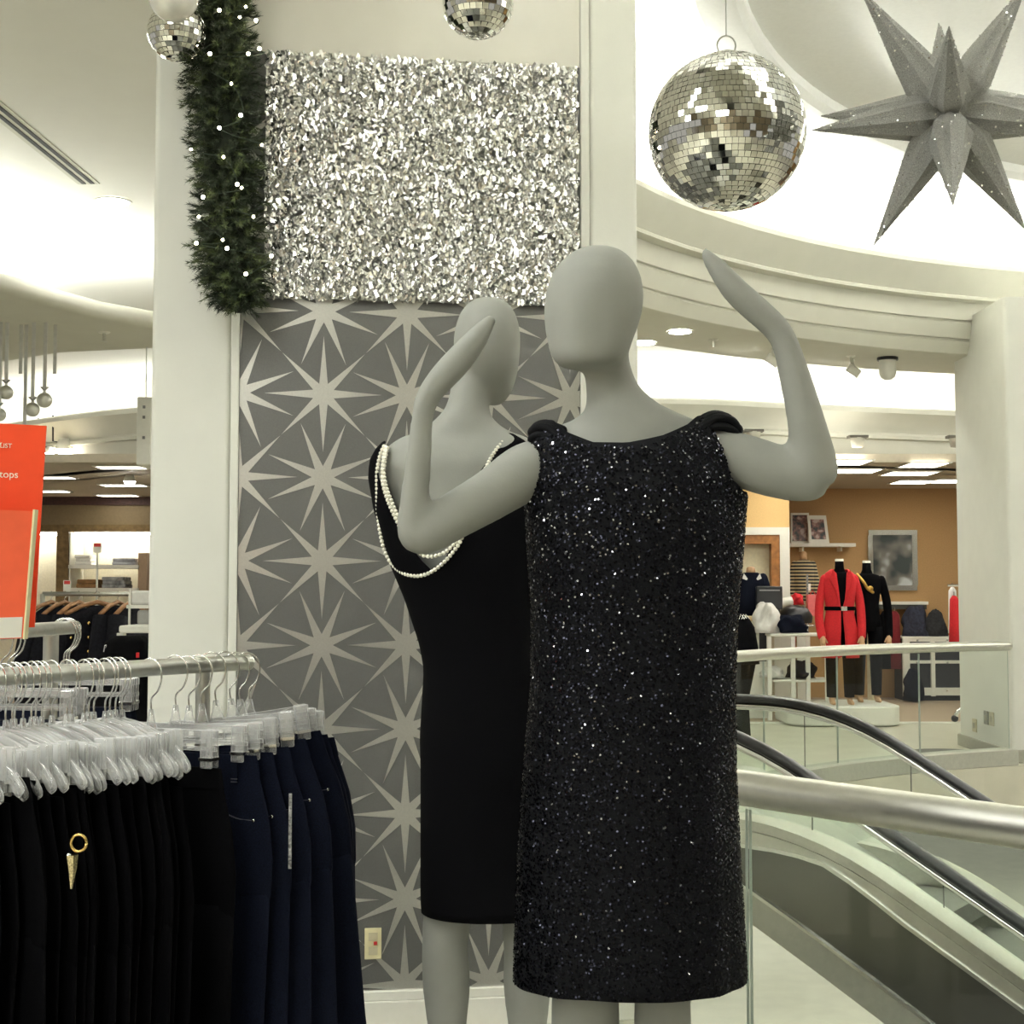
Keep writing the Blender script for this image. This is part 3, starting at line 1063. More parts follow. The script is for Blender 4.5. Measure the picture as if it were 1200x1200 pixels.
for x in (24, 64, 30):
    p = pix(x, 440, 11.0)
    z0 = pix(x, 438 if x != 30 else 500, 11.0).z
    tag(MB().box((p.x - .013, p.y - .002, z0), (p.x + .013, p.y + .002, SZ0 + .02)).build('ribbon', mat('pale_ribbon', (.6, .6, .57), .6)), 'pale loose ribbon hanging from the soffit among the silver baubles', 'ribbon', 'loose ribbons among the baubles')
# hanging white sign box, seen edge-on beside the column
p0, p1 = pix(164, 467, 12.0), pix(173, 546, 12.0)
t = thing('hanging_sign_box', 'white sign box hanging edge-on beside the column', 'sign', (p0 + p1) / 2)
MB().box((p0.x, 11.9, p1.z), (p1.x + .05, 12.6, p0.z)).build('case', white_p, t, bevel=.01)
for f_ in (.15, .3, .6):
    z = lerp(p0.z, p1.z, f_)
    MB().box((p1.x - .02, 11.89, z - .012), (p1.x, 11.9, z + .012)).build('clip', mat('clip_grey', (.2, .2, .2), .5), t)
for y in (12.0, 12.5):
    MB().cyl((p0.x + .05, y, p0.z), (p0.x + .05, y, SZ0), .006, 6).build('hanging_rod', steel, t)
#PART3

# ------------------------------------------------------------------ mannequins
def figure(name, parts, parent, mt, vox=.007):
    m = MB()
    for p in parts:
        m.add(p.v, p.f)
    o = m.build(name, mt, parent, smooth=True)
    r = o.modifiers.new('remesh', 'REMESH')
    r.mode = 'VOXEL'
    r.voxel_size = vox
    r.use_smooth_shade = True
    s = o.modifiers.new('smooth', 'SMOOTH')
    s.factor = .5
    s.iterations = 16
    return o


def ring_loft(tab, Y, n=28, ex=2.0, yoff=None):
    """tab rows (y, xl, xr, ry[, dy]) in photo rows at depth Y -> closed loft"""
    rs = []
    for row in tab:
        y, l, r, ry = row[:4]
        dy = row[4] if len(row) > 4 else 0
        a, b = pix(l, y, Y), pix(r, y, Y)
        c = (a + b) / 2
        rx = (b.x - a.x) / 2
        ring = []
        for k in range(n):
            t = 2 * PI * k / n
            cs, sn = math.cos(t), math.sin(t)
            ring.append(Vector((c.x + rx * math.copysign(abs(cs) ** (2 / ex), cs), Y + dy - ry * math.copysign(abs(sn) ** (2 / ex), sn), c.z)))
        rs.append(ring)
    m = MB()
    m.rings(rs)
    return m


def limb(pts, Y0, flat=1.0, n=14):
    """pts (x, y, dY, radius_px)"""
    P = [pix(x, y, Y0 + d) for x, y, d, r in pts]
    R = [r / F * (Y0 + d) for x, y, d, r in pts]
    sp_ = spline([(p.x, p.y, p.z) for p in P], 4)
    rr = [v.x for v in spline([(r, 0, 0) for r in R], 4)]
    fl_ = flat
    if isinstance(flat, list):
        fl_ = [v.x for v in spline([(f_, 0, 0) for f_ in flat], 4)]
    return MB().tube(sp_, rr, n, flat=fl_, side=(.7, 0, .7), round_ends=True)


def dress(tab, top, Y, name, mt, parent, yhem, rows_=46, nth=120, ex=2.2, fold=0.0, seed=1, thick=.003, extra=None):
    """open tube from hem up to a top edge that varies round the body: straps, neckline, armholes"""
    rng = random.Random(seed)
    ph = [rng.uniform(0, 6.28) for _ in range(4)]
    verts = []
    for k in range(nth):
        th = 360.0 * k / nth
        yt = interp(top, th)[0]
        colm = []
        for i in range(rows_ + 1):
            t = i / rows_
            y = lerp(yhem, yt, t)
            colm.append((th, y))
        verts.append(colm)

    def surf(th, y, off=0.0):
        l, r, ry = interp(tab, y)[:3]
        a, b = pix(l, y, Y), pix(r, y, Y)
        rx = (b.x - a.x) / 2 + off
        ry = ry + off
        t = math.radians(th)
        cs, sn = math.cos(t), math.sin(t)
        g = max(0, (y - 700) / (yhem - 700))
        w = 1 + fold * g * (math.sin(5 * t + ph[0]) * .5 + math.sin(9 * t + ph[1]) * .35 + math.sin(14 * t + ph[2]) * .2)
        return Vector(((a.x + b.x) / 2 + rx * w * math.copysign(abs(cs) ** (2 / ex), cs), Y - ry * w * math.copysign(abs(sn) ** (2 / ex), sn), a.z))
    vs, fs = [], []
    for colm in verts:
        vs += [surf(th, y) for th, y in colm]
    n = rows_ + 1
    for k in range(nth):
        j = (k + 1) % nth
        for i in range(rows_):
            fs.append((k * n + i, j * n + i, j * n + i + 1, k * n + i + 1))
    o = MB().add(vs, fs).build(name, mt, parent, smooth=True)
    so = o.modifiers.new('solid', 'SOLIDIFY')
    so.thickness = thick
    so.offset = 1
    return o, surf


plinth_m = mat('plinth_white', (.70, .69, .63), .5)
MZ = .35
pl = tag(MB().prism([Vector((x, y, .009)) for x, y in rbox(-.42, .52, 2.2, 3.5, .03)], (0, 0, MZ - .009)).build('display_plinth', plinth_m, bevel=.01), 'low white plinth that carries the two pale mannequins', 'plinth')

# --- mannequin in the sequinned dress
YF = 2.6
fm = thing('mannequin', 'faceless pale mannequin facing out with both arms raised in a sequinned dress', 'mannequin', (pix(735, 900, YF).x, YF, MZ), 'pale faceless mannequins')
head = ring_loft([(290.5, 694, 706, .012, -.005), (292.5, 683, 718, .035, -.005), (298, 669, 731, .060, -.004), (309, 656, 743, .080, -.002), (325, 645, 751, .095, 0), (345, 639, 754.5, .103, 0), (365, 637, 753, .104, 0), (385, 638.5, 747, .099, -.003), (400, 641, 741, .091, -.008), (413, 644, 737, .083, -.014), (423, 648, 732, .074, -.02), (430, 653, 724, .062, -.028), (434, 660, 710, .045, -.035)], YF, ex=2.15)
neck = ring_loft([(395, 690, 735, .040, .02), (415, 685, 738, .042, .022), (432, 685, 742, .045, .026), (448, 687, 749, .05, .03), (460, 688, 760, .056, .032), (472, 688, 776, .064, .034), (482, 684, 797, .072, .034), (492, 668, 822, .078, .034), (503, 648, 838, .084, .032), (520, 636, 842, .09, .03)], YF)
torso = ring_loft([(488, 690, 800, .05, .03), (497, 650, 838, .062, .03), (510, 634, 846, .075, .022), (540, 630, 846, .090, .015), (580, 634, 842, .102, .0), (640, 640, 842, .108, 0), (720, 652, 832, .092, 0), (800, 644, 838, .105, 0), (880, 636, 846, .116, 0), (940, 640, 842, .115, 0), (985, 652, 830, .09, 0)], YF)
armR = limb([(650, 545, .01, 33), (617, 553, -.02, 35), (575, 580, -.05, 31), (530, 606, -.08, 28.5), (497, 626, -.10, 26), (486, 622, -.105, 22), (484.5, 600, -.11, 18.5), (488, 565, -.115, 17), (492, 525, -.12, 15.2), (495, 490, -.12, 14), (500, 468, -.12, 15), (514, 448, -.12, 17), (533, 427, -.12, 18), (552, 405, -.12, 16), (567, 385, -.12, 12), (576, 374, -.12, 8)], YF, flat=[1] * 10 + [1.05, 1.1, 1.15, 1.15, 1.1, 1.0])
armL = limb([(808, 530, .01, 30), (838, 534, -.01, 33), (872, 541, -.02, 33), (905, 551, -.03, 32.5), (935, 559, -.04, 30), (953, 560, -.045, 27), (954, 545, -.05, 28), (949, 515, -.055, 25), (941, 478, -.06, 21.5), (931, 440, -.06, 19), (921, 405, -.06, 16.5), (909, 384, -.06, 16.5), (886, 363, -.06, 17), (862, 341, -.06, 16.5), (842, 316, -.06, 13), (830, 301, -.06, 9.5), (826, 295, -.06, 7)], YF, flat=[1] * 10 + [1.05, 1.1, 1.15, 1.15, 1.1, 1.05, 1.0])


def leg(x0, x1, w0, Y, kx, zsole, foot=-1, yhip=930, yk=1140, kw=None):
    """one leg from hip to sole; x in photo columns at hip and knee; radius in px"""
    m = MB()
    hip, kn = pix(x0, yhip, Y), pix(x1, yk, Y)
    an = Vector((kn.x + .005, Y + .03, zsole + .085))
    px_m = Y / F
    L_ = [hip, hip.lerp(kn, .5), kn, kn.lerp(an, .28) + Vector((0, .015, 0)), kn.lerp(an, .65) + Vector((0, .01, 0)), an]
    R_ = [w0 * px_m, w0 * .86 * px_m, kw * px_m, kw * 1.02 * px_m, kw * .72 * px_m, .035]
    m.tube(spline(L_, 4), [v.x for v in spline([(r, 0, 0) for r in R_], 4)], 14, round_ends=True)
    f2 = MB().tube(spline([an + Vector((0, .03 * -foot, -.035)), an + Vector((0, .02 * foot, -.03)), an + Vector((0, .09 * foot, -.05)), an + Vector((0, .16 * foot, -.068))], 3), [v.x for v in spline([(.034, 0, 0), (.040, 0, 0), (.034, 0, 0), (.018, 0, 0)], 3)], 12, flat=1.0, round_ends=True)
    for i, v in enumerate(f2.v):
        f2.v[i] = (v[0], v[1], max(v[2], zsole + .001))
    m.add(f2.v, f2.f)
    return m


legA = leg(692, 686, 52, YF, 0, MZ, kw=39)
legB = leg(788, 777, 52, YF, 0, MZ, kw=33)
figure('body', [head, neck, torso, armR, armL, legA, legB], fm, skin_m)

FT = [(484, 640, 850, .030), (492, 628, 858, .048), (505, 619, 863, .072), (530, 615, 868, .100), (575, 616, 873, .122), (640, 620, 868, .130), (720, 625, 861, .124), (800, 624, 858, .126), (900, 615, 858, .135), (1000, 608, 862, .14), (1100, 604, 867, .145), (1170, 602, 870, .15)]
FTOP = [(0, 578), (22, 578), (36, 566), (43, 520), (48, 494), (52, 490), (57, 495), (63, 503), (78, 517), (94, 526), (111, 525), (127, 512), (135, 502), (142, 496), (152, 496), (160, 505), (168, 560), (178, 592), (205, 592), (215, 560), (222, 500), (235, 494), (250, 503), (270, 508), (290, 503), (305, 494), (315, 500), (322, 560), (335, 578), (360, 578)]
seq_base = mat('sequin_fabric', (.0035, .0038, .0055), .7, var=.5, scale=500, bump=.3, bscale=900, spec=.15)
dF, sF = dress(FT, FTOP, YF, 'dress', seq_base, fm, 1147, fold=.035, seed=4)
seq_b = mat('sequin_glint', (.42, .43, .46), .12, .95, var=.2, scale=300)
seq_m = mat('sequin', (.012, .0125, .018), .16, .9, var=.3, scale=300)
rng = random.Random(9)
sm = MB()
sb = MB()
for k in range(30000):
    th = rng.uniform(-10, 190)
    yt = interp(FTOP, th % 360)[0]
    y = lerp(yt + 3, 1146, rng.random())
    p = sF(th, y, .0045)
    pu, pv = sF(th + .5, y, .0045), sF(th, y + 2, .0045)
    nrm = (pu - p).cross(pv - p).normalized()
    if nrm.y > 0:
        nrm = -nrm
    nrm = (nrm + Vector((rng.gauss(0, .24), rng.gauss(0, .24), rng.gauss(0, .24)))).normalized()
    e1 = nrm.orthogonal().normalized()
    e2 = nrm.cross(e1)
    h = .0020
    g_ = (y - 490) / 660  # paler sequins crowd the chest to imitate light falling there
    (sb if rng.random() < .085 * (1 - g_) ** 2 + .005 else sm).add([p + (e1 * math.cos(a) + e2 * math.sin(a)) * h for a in (0, PI / 3, 2 * PI / 3, PI, 4 * PI / 3, 5 * PI / 3)], [(0, 1, 2, 3, 4, 5)])
o = sm.build('sequins', seq_m, dF)
o['kind'] = 'stuff'
o = sb.build('glint_sequins', seq_b, dF)
o['kind'] = 'stuff'
# gathered shoulder ruffles
for xs_, r in ((((816, 497), (826, 490), (838, 486), (851, 489), (860, 496), (866, 504)), 5), (((660, 504), (650, 499), (640, 497), (630, 499), (623, 506)), 5)):
    m = MB()
    for k in range(14):
        dy = lerp(-.062, .066, k / 13)
        dz = 26 * (abs(dy) / .07) ** 2
        for lay in (0, 9):
          m.tube(spline([pix(x, y + lay + dz * .55 * max(0, 1 - q_ / 3.5) + rng.uniform(-1.2, 1.2), YF + dy * (1 - .12 * q_)) for q_, (x, y) in enumerate(xs_)], 4), r / F * YF, 8, round_ends=True)
    m.build('shoulder_ruffle', seq_base, dF, smooth=True)

# --- mannequin seen from behind
YK = 3.12
bm_ = thing('mannequin', 'faceless pale mannequin turned away in a low-backed black dress with pearls', 'mannequin', (pix(560, 900, YK).x, YK, MZ), 'pale faceless mannequins')
head = ring_loft([(348, 566, 580, .012, .01), (350, 556, 589, .035, .01), (356, 547, 597, .06, .01), (368, 538, 605, .08, .01), (385, 532.5, 609.5, .095, .01), (402, 531, 610, .10, .012), (418, 532, 609, .10, .015), (432, 537, 607.5, .095, .02), (445, 545, 604, .085, .03), (456, 555, 600, .07, .04), (464, 563, 594, .06, .05), (470, 570, 587, .04, .06)], YK, ex=2.1)
neck = ring_loft([(425, 533, 580, .05, .01), (445, 529, 577, .05, .005), (462, 527, 574, .052, 0), (478, 522, 573, .055, 0), (490, 512, 577, .06, 0), (500, 500, 588, .061, 0), (508, 484, 603, .062, 0), (516, 466, 618, .062, 0)], YK)
torso = ring_loft([(503, 505, 585, .05, .0), (512, 470, 618, .062, 0), (524, 452, 634, .072, 0), (545, 445, 642, .082, 0), (600, 458, 640, .090, .01), (660, 484, 634, .086, .015), (720, 500, 630, .085, .015), (780, 506, 632, .095, .01), (860, 500, 642, .11, 0), (930, 502, 646, .112, 0), (975, 512, 636, .09, 0)], YK)
aL = limb([(470, 540, .02, 24), (462, 560, .06, 24), (474, 600, .12, 21), (492, 640, .16, 18), (520, 650, .20, 15), (555, 640, .25, 13), (580, 630, .27, 15), (600, 622, .28, 8)], YK)
aR = limb([(622, 540, .02, 24), (632, 560, .06, 24), (640, 600, .12, 21), (632, 640, .18, 18), (612, 655, .22, 15), (590, 650, .28, 13), (570, 640, .31, 15), (555, 630, .32, 8)], YK)
lA = leg(541, 522, 37, YK, 0, MZ, foot=1, yhip=910, yk=1100, kw=27.5)
lB = leg(608, 617, 37, YK, 0, MZ, foot=1, yhip=910, yk=1100, kw=27.5)
figure('body', [head, neck, torso, aL, aR, lA, lB], bm_, skin_m)
BT = [(506, 468, 624, .030), (514, 455, 634, .046), (524, 443, 645, .060), (540, 434.5, 652, .080), (560, 433, 655, .098), (600, 440, 655, .112), (660, 458, 648, .114), (700, 475, 642, .110), (754, 493, 640, .110), (784, 498.5, 642, .116), (862, 494, 655, .126), (905, 495, 660, .13), (1048, 495, 655, .125), (1085, 497, 652, .125)]
BTOP = [(0, 590), (25, 585), (36, 560), (44, 520), (52, 510), (60, 512), (68, 522), (81, 556), (95, 630), (108, 664), (117, 669), (125, 655), (140, 607), (147, 578), (153, 545), (157, 526), (163, 518), (172, 520), (180, 548), (188, 590), (205, 600), (215, 560), (225, 514), (240, 520), (270, 540), (300, 520), (315, 514), (325, 560), (340, 588), (360, 590)]
dB, sB = dress(BT, BTOP, YK, 'dress', black_cloth, bm_, 1067, fold=.008, seed=6)
# pearls
pn = thing('pearl_necklace', 'long multi-strand pearl necklace draped down the bare back of the mannequin', 'necklace', pix(485, 676, YK - .14))


def back_pt(x, y, off):
    l, r, ry = interp(BT, y)[:3]
    c, hw = (l + r) / 2, (r - l) / 2
    u = max(-.985, min(.985, (x - c) / hw))
    Yp = YK - ry * (1 - abs(u) ** 2.2) ** (1 / 2.2) - off
    return pix(x, y, Yp)


def strand(pts, label=None):
    path = spline([back_pt(x, y, .007) for x, y in pts], 24)
    L_ = [0]
    for a, b in zip(path, path[1:]):
        L_.append(L_[-1] + (b - a).length)
    d = .0088
    m = MB()
    t = 0
    i = 0
    ctrs = []
    while t < L_[-1]:
        while i < len(L_) - 2 and L_[i + 1] < t:
            i += 1
        f_ = (t - L_[i]) / max(1e-9, L_[i + 1] - L_[i])
        ctrs.append(path[i].lerp(path[i + 1], f_))
        t += d
    return ctrs


pearl_me = MB().sphere((0, 0, 0), .0046, 10, 7)
pearl_mesh = None
cord = MB()
allp = []
for pts in ([(450, 523), (446, 532), (442, 552), (442, 578), (443, 605), (447, 632), (454, 653), (464, 666), (476, 673), (490, 675), (504, 671), (518, 661), (530, 648), (540, 633), (552, 600), (560, 572), (566, 556), (573, 541), (580, 529), (588, 518)],
            [(452, 524), (450, 534), (448, 552), (449, 568), (455, 588), (463, 606), (471, 622), (482, 640), (500, 652), (520, 648), (535, 635)],
            [(454, 525), (451, 540), (450, 556), (453, 572), (459, 588), (466, 604), (475, 620), (488, 634), (505, 642), (522, 640)]):
    cs = strand(pts)
    allp += cs
    cord.tube(cs, .001, 4)
cord.build('cord', white_cloth, pn)
for c in allp:
    if pearl_mesh is None:
        po = pearl_me.build('pearl', pearl_m, None, smooth=True)
        pearl_mesh = po.data
    else:
        po = bpy.data.objects.new('pearl', pearl_mesh)
        COL.objects.link(po)
    po.location = c
    par(po, pn)
#PART4

# ------------------------------------------------------------------ clothes rack
RZ = 1.40
R0, R1 = pixz(0, 793, RZ), pixz(290, 776, RZ)
RD = (R1 - R0).normalized()
RA = R0 - RD * 1.0
rk = thing('clothes_rack', 'satin steel clothes rack full of black trousers and jeans', 'clothes rack', ((RA + R1) / 2).xy.to_3d())
MB().tube([RA, R1], .0168, 16).build('rail', steel, rk, smooth=True, angle=50)
MB().tube([R1 - RD * .002, R1 + RD * .004], .0175, 16).build('end_cap', steel, rk)
PB = pixz(238, 779, RZ)
for p in (PB, RA + RD * .15):
    MB().tube([Vector((p.x, p.y, .04)), Vector((p.x, p.y, RZ - .015))], .0155, 14).build('post', steel, rk, smooth=True, angle=50)
    g_ = Vector((RD.y, -RD.x, 0))
    MB().tube([Vector((p.x, p.y, .03)) - g_ * .3, Vector((p.x, p.y, .03)) + g_ * .3], .02, 12, round_ends=True).build('foot', steel, rk, smooth=True)


def make_hanger(name, label, group, straight):
    t = thing(name, label, 'hanger', (0, 0, 0), group)
    hk = [Vector((.005, 0, -.108)), Vector((.004, 0, -.075)), Vector((.020, 0, -.058)), Vector((.0285, 0, -.035)), Vector((.026, 0, -.012)), Vector((.014, 0, .0015)), Vector((-.001, 0, .006)), Vector((-.017, 0, -.001)), Vector((-.0235, 0, -.020))]
    MB().tube(spline(hk, 4), .0019, 6).build('hook', chrome, t, smooth=True)
    MB().tube([(.004, 0, -.095), (.004, 0, -.118), (.004, 0, -.135)], [.006, .010, .016], 10, flat=.5).build('neck', clear_pl, t, smooth=True)
    if straight:
        m = MB()
        m.box((-.165, -.004, -.146), (.165, .004, -.132))
        m.box((-.165, -.0025, -.172), (.165, .0025, -.164))
        for x in (-.15, -.08, 0, .08, .15):
            m.box((x - .002, -.0022, -.166), (x + .002, .0022, -.144))
        m.build('bar', clear_pl, t)
    else:
        for s in (-1, 1):
            path = spline([(.0 * s, 0, -.122), (.05 * s, 0, -.130), (.11 * s, 0, -.150), (.165 * s, 0, -.182), (.188 * s, 0, -.208)], 5)
            MB().tube(path, [.013, .014] + [.013] * (len(path) - 4) + [.012, .008], 8, flat=.45, side=(0, 0, 1)).build('arm', clear_pl, t, smooth=True)
        MB().box((-.17, -.002, -.204), (.17, .002, -.192)).build('bar', clear_pl, t)
    for s in (-1, 1):
        c = MB()
        c.box((s * .148 - .014, -.013, -.205), (s * .148 + .014, -.006, -.130))
        c.box((s * .148 - .014, .006, -.205), (s * .148 + .014, .013, -.130))
        cl = c.build('clip', clear_pl, t, bevel=.003)
        MB().box((s * .148 - .015, -.0145, -.19), (s * .148 + .015, .0145, -.184)).build('spring', chrome, cl)
    return t


def make_pants(name, label, group, mt, jean=False, seed=1, top=-.19, fat=1.0):
    rng = random.Random(seed)
    t = thing(name, label, 'jeans' if jean else 'trousers', (0, 0, 0), group)
    n = 36

    def ring(z, rx, ry, cx=0, wob=0, cy=0):
        out = []
        for k in range(n):
            a = 2 * PI * k / n
            w = 1 + wob * (math.sin(3 * a + seed) + .6 * math.sin(7 * a + seed * 2))
            out.append(Vector((cx + rx * math.cos(a), cy + ry * math.copysign(abs(math.sin(a)) ** .7, math.sin(a)) * w, z)))
        return out
    m = MB()
    m.rings([ring(top - .002, .176, .007), ring(top - .04, .184, .012 * fat), ring(top - .12, .205, .022 * fat, wob=.06), ring(top - .20, .214, .026 * fat, wob=.1), ring(top - .27, .212, .024 * fat, wob=.1), ring(top - .30, .206, .018 * fat)])
    for s in (-1, 1):
        m.rings([ring(top - .26, .104, .021 * fat, s * .106), ring(top - .40, .100, .021 * fat, s * .106, .12), ring(top - .62, .090, .018 * fat, s * .108, .14), ring(top - .82, .088, .017 * fat, s * .108, .14), ring(top - 1.0, .092, .017 * fat, s * .108, .12)])
    m.build('body', mt, t, smooth=True)
    wb = MB()
    rs = [ring(top + .002, .177, .0085), ring(top - .038, .185, .0145 * fat)]
    wb.rings(rs)
    wo = wb.build('waistband', mt, t, smooth=True, angle=50)
    brass = mat('brass_button', (.75, .62, .35), .25, 1.0)
    steel_b = mat('steel_button', (.7, .7, .66), .25, 1.0)
    MB().lathe((0, 0, 0), [(.001, .003), (.006, .003), (.0085, .001), (.0085, 0)], 12, M=Matrix.Translation((.02, -.0145 * fat, top - .02)) @ Matrix.Rotation(PI / 2, 4, 'X')).build('button', steel_b if jean else brass, wo)
    if jean:
        st_m = mat('denim_stitch', (.08, .08, .10), .8)
        for x in (-.13, -.06, .07, .135):
            yy = -.013 * fat * math.sqrt(max(.05, 1 - (x / .19) ** 2)) - .004
            MB().box((x - .006, yy - .003, top - .052), (x + .006, yy + .001, top + .003)).build('belt_loop', mt, wo)
            b = MB()
            for z in (top - .046, top - .052):
                b.box((x - .007, yy - .0042, z), (x + .007, yy - .003, z + .0018))
            b.build('bar_tack', st_m, wo)
        for s in (-1, 1):
            def fy(x, z):
                f_ = min(1, max(0, (top - z) / .2))
                ry_ = lerp(.012, .026, f_) * fat
                rx_ = lerp(.184, .214, f_)
                return -ry_ * abs(max(.02, 1 - (x / rx_) ** 2)) ** .35 - .0022
            cv = [(.075, -.042), (.082, -.075), (.105, -.105), (.140, -.122), (.178, -.126)]
            pth = [Vector((s * x, fy(x, top + z), top + z)) for x, z in [tuple(v[:2]) for v in spline([(a, b, 0) for a, b in cv], 4)]]
            MB().tube(pth, .0014, 5).build('pocket_stitch', st_m, t)
            for (x, z) in ((.08, -.052), (.176, -.126)):
                MB().sphere((s * x, fy(x, top + z) - .001, top + z), .0034, 8, 6).build('rivet', steel_b, t, smooth=True)
        MB().tube([Vector((.004, -.0275 * fat, top - .05)), Vector((.012, -.029 * fat, top - .12)), Vector((.004, -.029 * fat, top - .22))], .0014, 5).build('fly_stitch', st_m, t)
    return t


def hang(p, ang, tilt=0, dz=0, scale=1.0):
    """matrix: origin on top of the rail, local x along the hanger"""
    return Matrix.Translation(Vector(p) + Vector((0, 0, .0168 + dz))) @ Matrix.Rotation(ang, 4, 'Z') @ Matrix.Rotation(tilt, 4, 'Y')


hg = 'clear hangers on the steel rack'
protoH = make_hanger('clothes_hanger', 'clear plastic hanger with wire hook holding black trousers on the steel rack', hg, False)
protoS = make_hanger('clip_hanger', 'clear straight clip hanger holding dark jeans at the end of the rack', 'clear clip hangers at the rack end', True)
protoP = make_pants('trousers', 'black trousers hanging by the waist on the steel rack', 'black trousers on the steel rack', black_cloth, seed=2)
protoJ = make_pants('jeans', 'dark blue jeans with light stitching clipped at the end of the rack', 'dark jeans at the rack end', denim, True, seed=3, fat=1.25)
GA = math.atan2(-RD.x, RD.y)            # hanger axis square to the rail
rng = random.Random(31)
used = [False, False, False, False]


def put(proto, idx, M, label=None):
    if not used[idx]:
        used[idx] = True
        proto.matrix_basis = M
        if label: proto['label'] = label
        return proto
    return dup(proto, M, label)


ss = []
xs = [-150, -130, -112, -95, -78, -62, -46, -32, -18, -5, 5, 13, 19, 28, 37, 44, 50, 60, 78, 84, 98, 105, 110, 122, 128, 136, 141]
for i, x in enumerate(xs):
    p = pixz(x, 793 - x * .0586, RZ)
    s = (p - R0).dot(RD)
    a = GA + rng.gauss(-.02, .05)
    ps = R0 + RD * s
    put(protoH, 0, hang(ps, a, rng.gauss(0, .03), -.0006 * i % .002))
    M = hang(ps, a + rng.gauss(0, .02), rng.gauss(0, .02), rng.gauss(-.015, .012))
    put(protoP, 2, M @ Matrix.Diagonal((1, .40, 1, 1)))
# jeans at the end of the rail, on straight hangers swung round
for i, (x, a, tl, dz) in enumerate(((176, GA + .12, .0, -.02), (205, GA + .30, .01, .0), (219, GA + .36, -.02, -.015), (232, GA + .46, -.05, -.01), (247, GA + .62, -.08, .012), (262, GA + .86, -.13, .010), (275, GA + .86, -.09, -.004), (288, GA + .86, -.05, -.01))):
    p = pixz(x, 793 - x * .0586, RZ)
    s = (p - R0).dot(RD)
    ps = R0 + RD * s
    put(protoS, 1, hang(ps, a, tl, dz * .2))
    if i >= 1:
        put(protoJ, 3, hang(ps, a, tl, dz * .2 - .003) @ Matrix.Diagonal((1.05, .48, 1, 1)))
    else:
        put(protoP, 2, hang(ps, a, tl, dz) @ Matrix.Diagonal((1, .7, 1, 1)))
# size strip tag on the first jeans, hook-shaped zip pull on the black trousers
zp = pix(340, 975, 2.93)
tag(MB().box((zp.x - .003, zp.y - .0015, pix(340, 1018, 2.93).z), (zp.x + .003, zp.y + .0015, pix(340, 930, 2.93).z)).build('size_strip', mat('strip_white', (.35, .35, .34), .6, var=.7, scale=160)), 'narrow pale size strip stuck down the front of the dark jeans', 'size strip')
t = thing('zip_charm', 'gold ring and jewelled drop hanging on the black trousers', 'charm', pix(90, 1000, 2.46))
gold = mat('gold', (.80, .55, .20), .25, 1.0)
c = pix(92, 988, 2.46)
MB().tube([c + Vector((math.cos(a) * .013, 0, math.sin(a) * .014)) for a in [2 * PI * k / 20 for k in range(21)]], .0028, 6).build('ring', gold, t, smooth=True)
c = pix(84, 1006, 2.46)
MB().tube([c + Vector((0, 0, .006)), c + Vector((.001, 0, -.015)), c + Vector((.0, 0, -.05))], [.011, .008, .002], 6).build('drop', mat('jewel_drop', (.5, .42, .25), .25, 1.0, var=.6, scale=300), t)
MB().sphere(pix(80, 1003, 2.46), .005, 8, 6).build('bead', chrome, t, smooth=True)

# second rack behind
Z2 = 1.47
Q1 = pixz(88, 735, Z2)
Q0 = pixz(-40, 744, Z2)
r2 = thing('clothes_rack', 'second steel clothes rack behind the red sign', 'clothes rack', (Q1.x, Q1.y, 0))
QD = (Q1 - Q0).normalized()
MB().tube([Q0 - QD * .4, Q1], .0155, 14).build('rail', steel, r2, smooth=True, angle=50)
qp = pixz(60, 738, Z2)
MB().tube([Vector((qp.x, qp.y, .03)), Vector((qp.x, qp.y, Z2 - .012))], .017, 12).build('post', steel, r2, smooth=True, angle=50)
g_ = Vector((QD.y, -QD.x, 0))
MB().tube([Vector((qp.x, qp.y, .03)) - g_ * .3, Vector((qp.x, qp.y, .03)) + g_ * .3], .02, 12, round_ends=True).build('foot', steel, r2, smooth=True)
GA2 = math.atan2(-QD.x, QD.y)
navyP = make_pants('trousers', 'dark navy trousers hanging on the second rack behind the red sign', 'navy trousers on the second rack', navy_cloth, seed=5)
first = True
for x in (74, 77, 80, 14, 8, 0):
    p = pixz(x, 744 - (x + 40) * 9 / 128, Z2)
    p = Q0 + QD * (p - Q0).dot(QD)
    h = dup(protoS, hang(p, GA2 + rng.gauss(0, .05), 0, -.0012), 'clear clip hanger with wire hook on the second rack behind the red sign', 'clear hangers on the second rack')
    M = hang(p, GA2 + rng.gauss(0, .03), 0, -.01) @ Matrix.Diagonal((.9, .8, 1, 1))
    if first:
        navyP.matrix_basis = M
        first = False
    else:
        dup(navyP, M)

# ------------------------------------------------------------------ red sign on the rack
YR = 2.56
sg = thing('sale_sign', 'tall red card sign with white lettering standing above the clothes rack', 'sign', pix(20, 735, YR))
quad = [pix(54, 499, YR), pix(40, 735, YR), pix(-150, 742, YR - .1), pix(-150, 488, YR - .1)]
MB().prism(quad, (0, .004, 0)).build('card', red_m, sg)
white_ink = mat('white_print', (.85, .82, .68), .6)


CARD_D = (quad[0] - quad[3])
CARD_D.z = 0
CARD_D.normalize()
CARD_N = Vector((CARD_D.y, -CARD_D.x, 0))


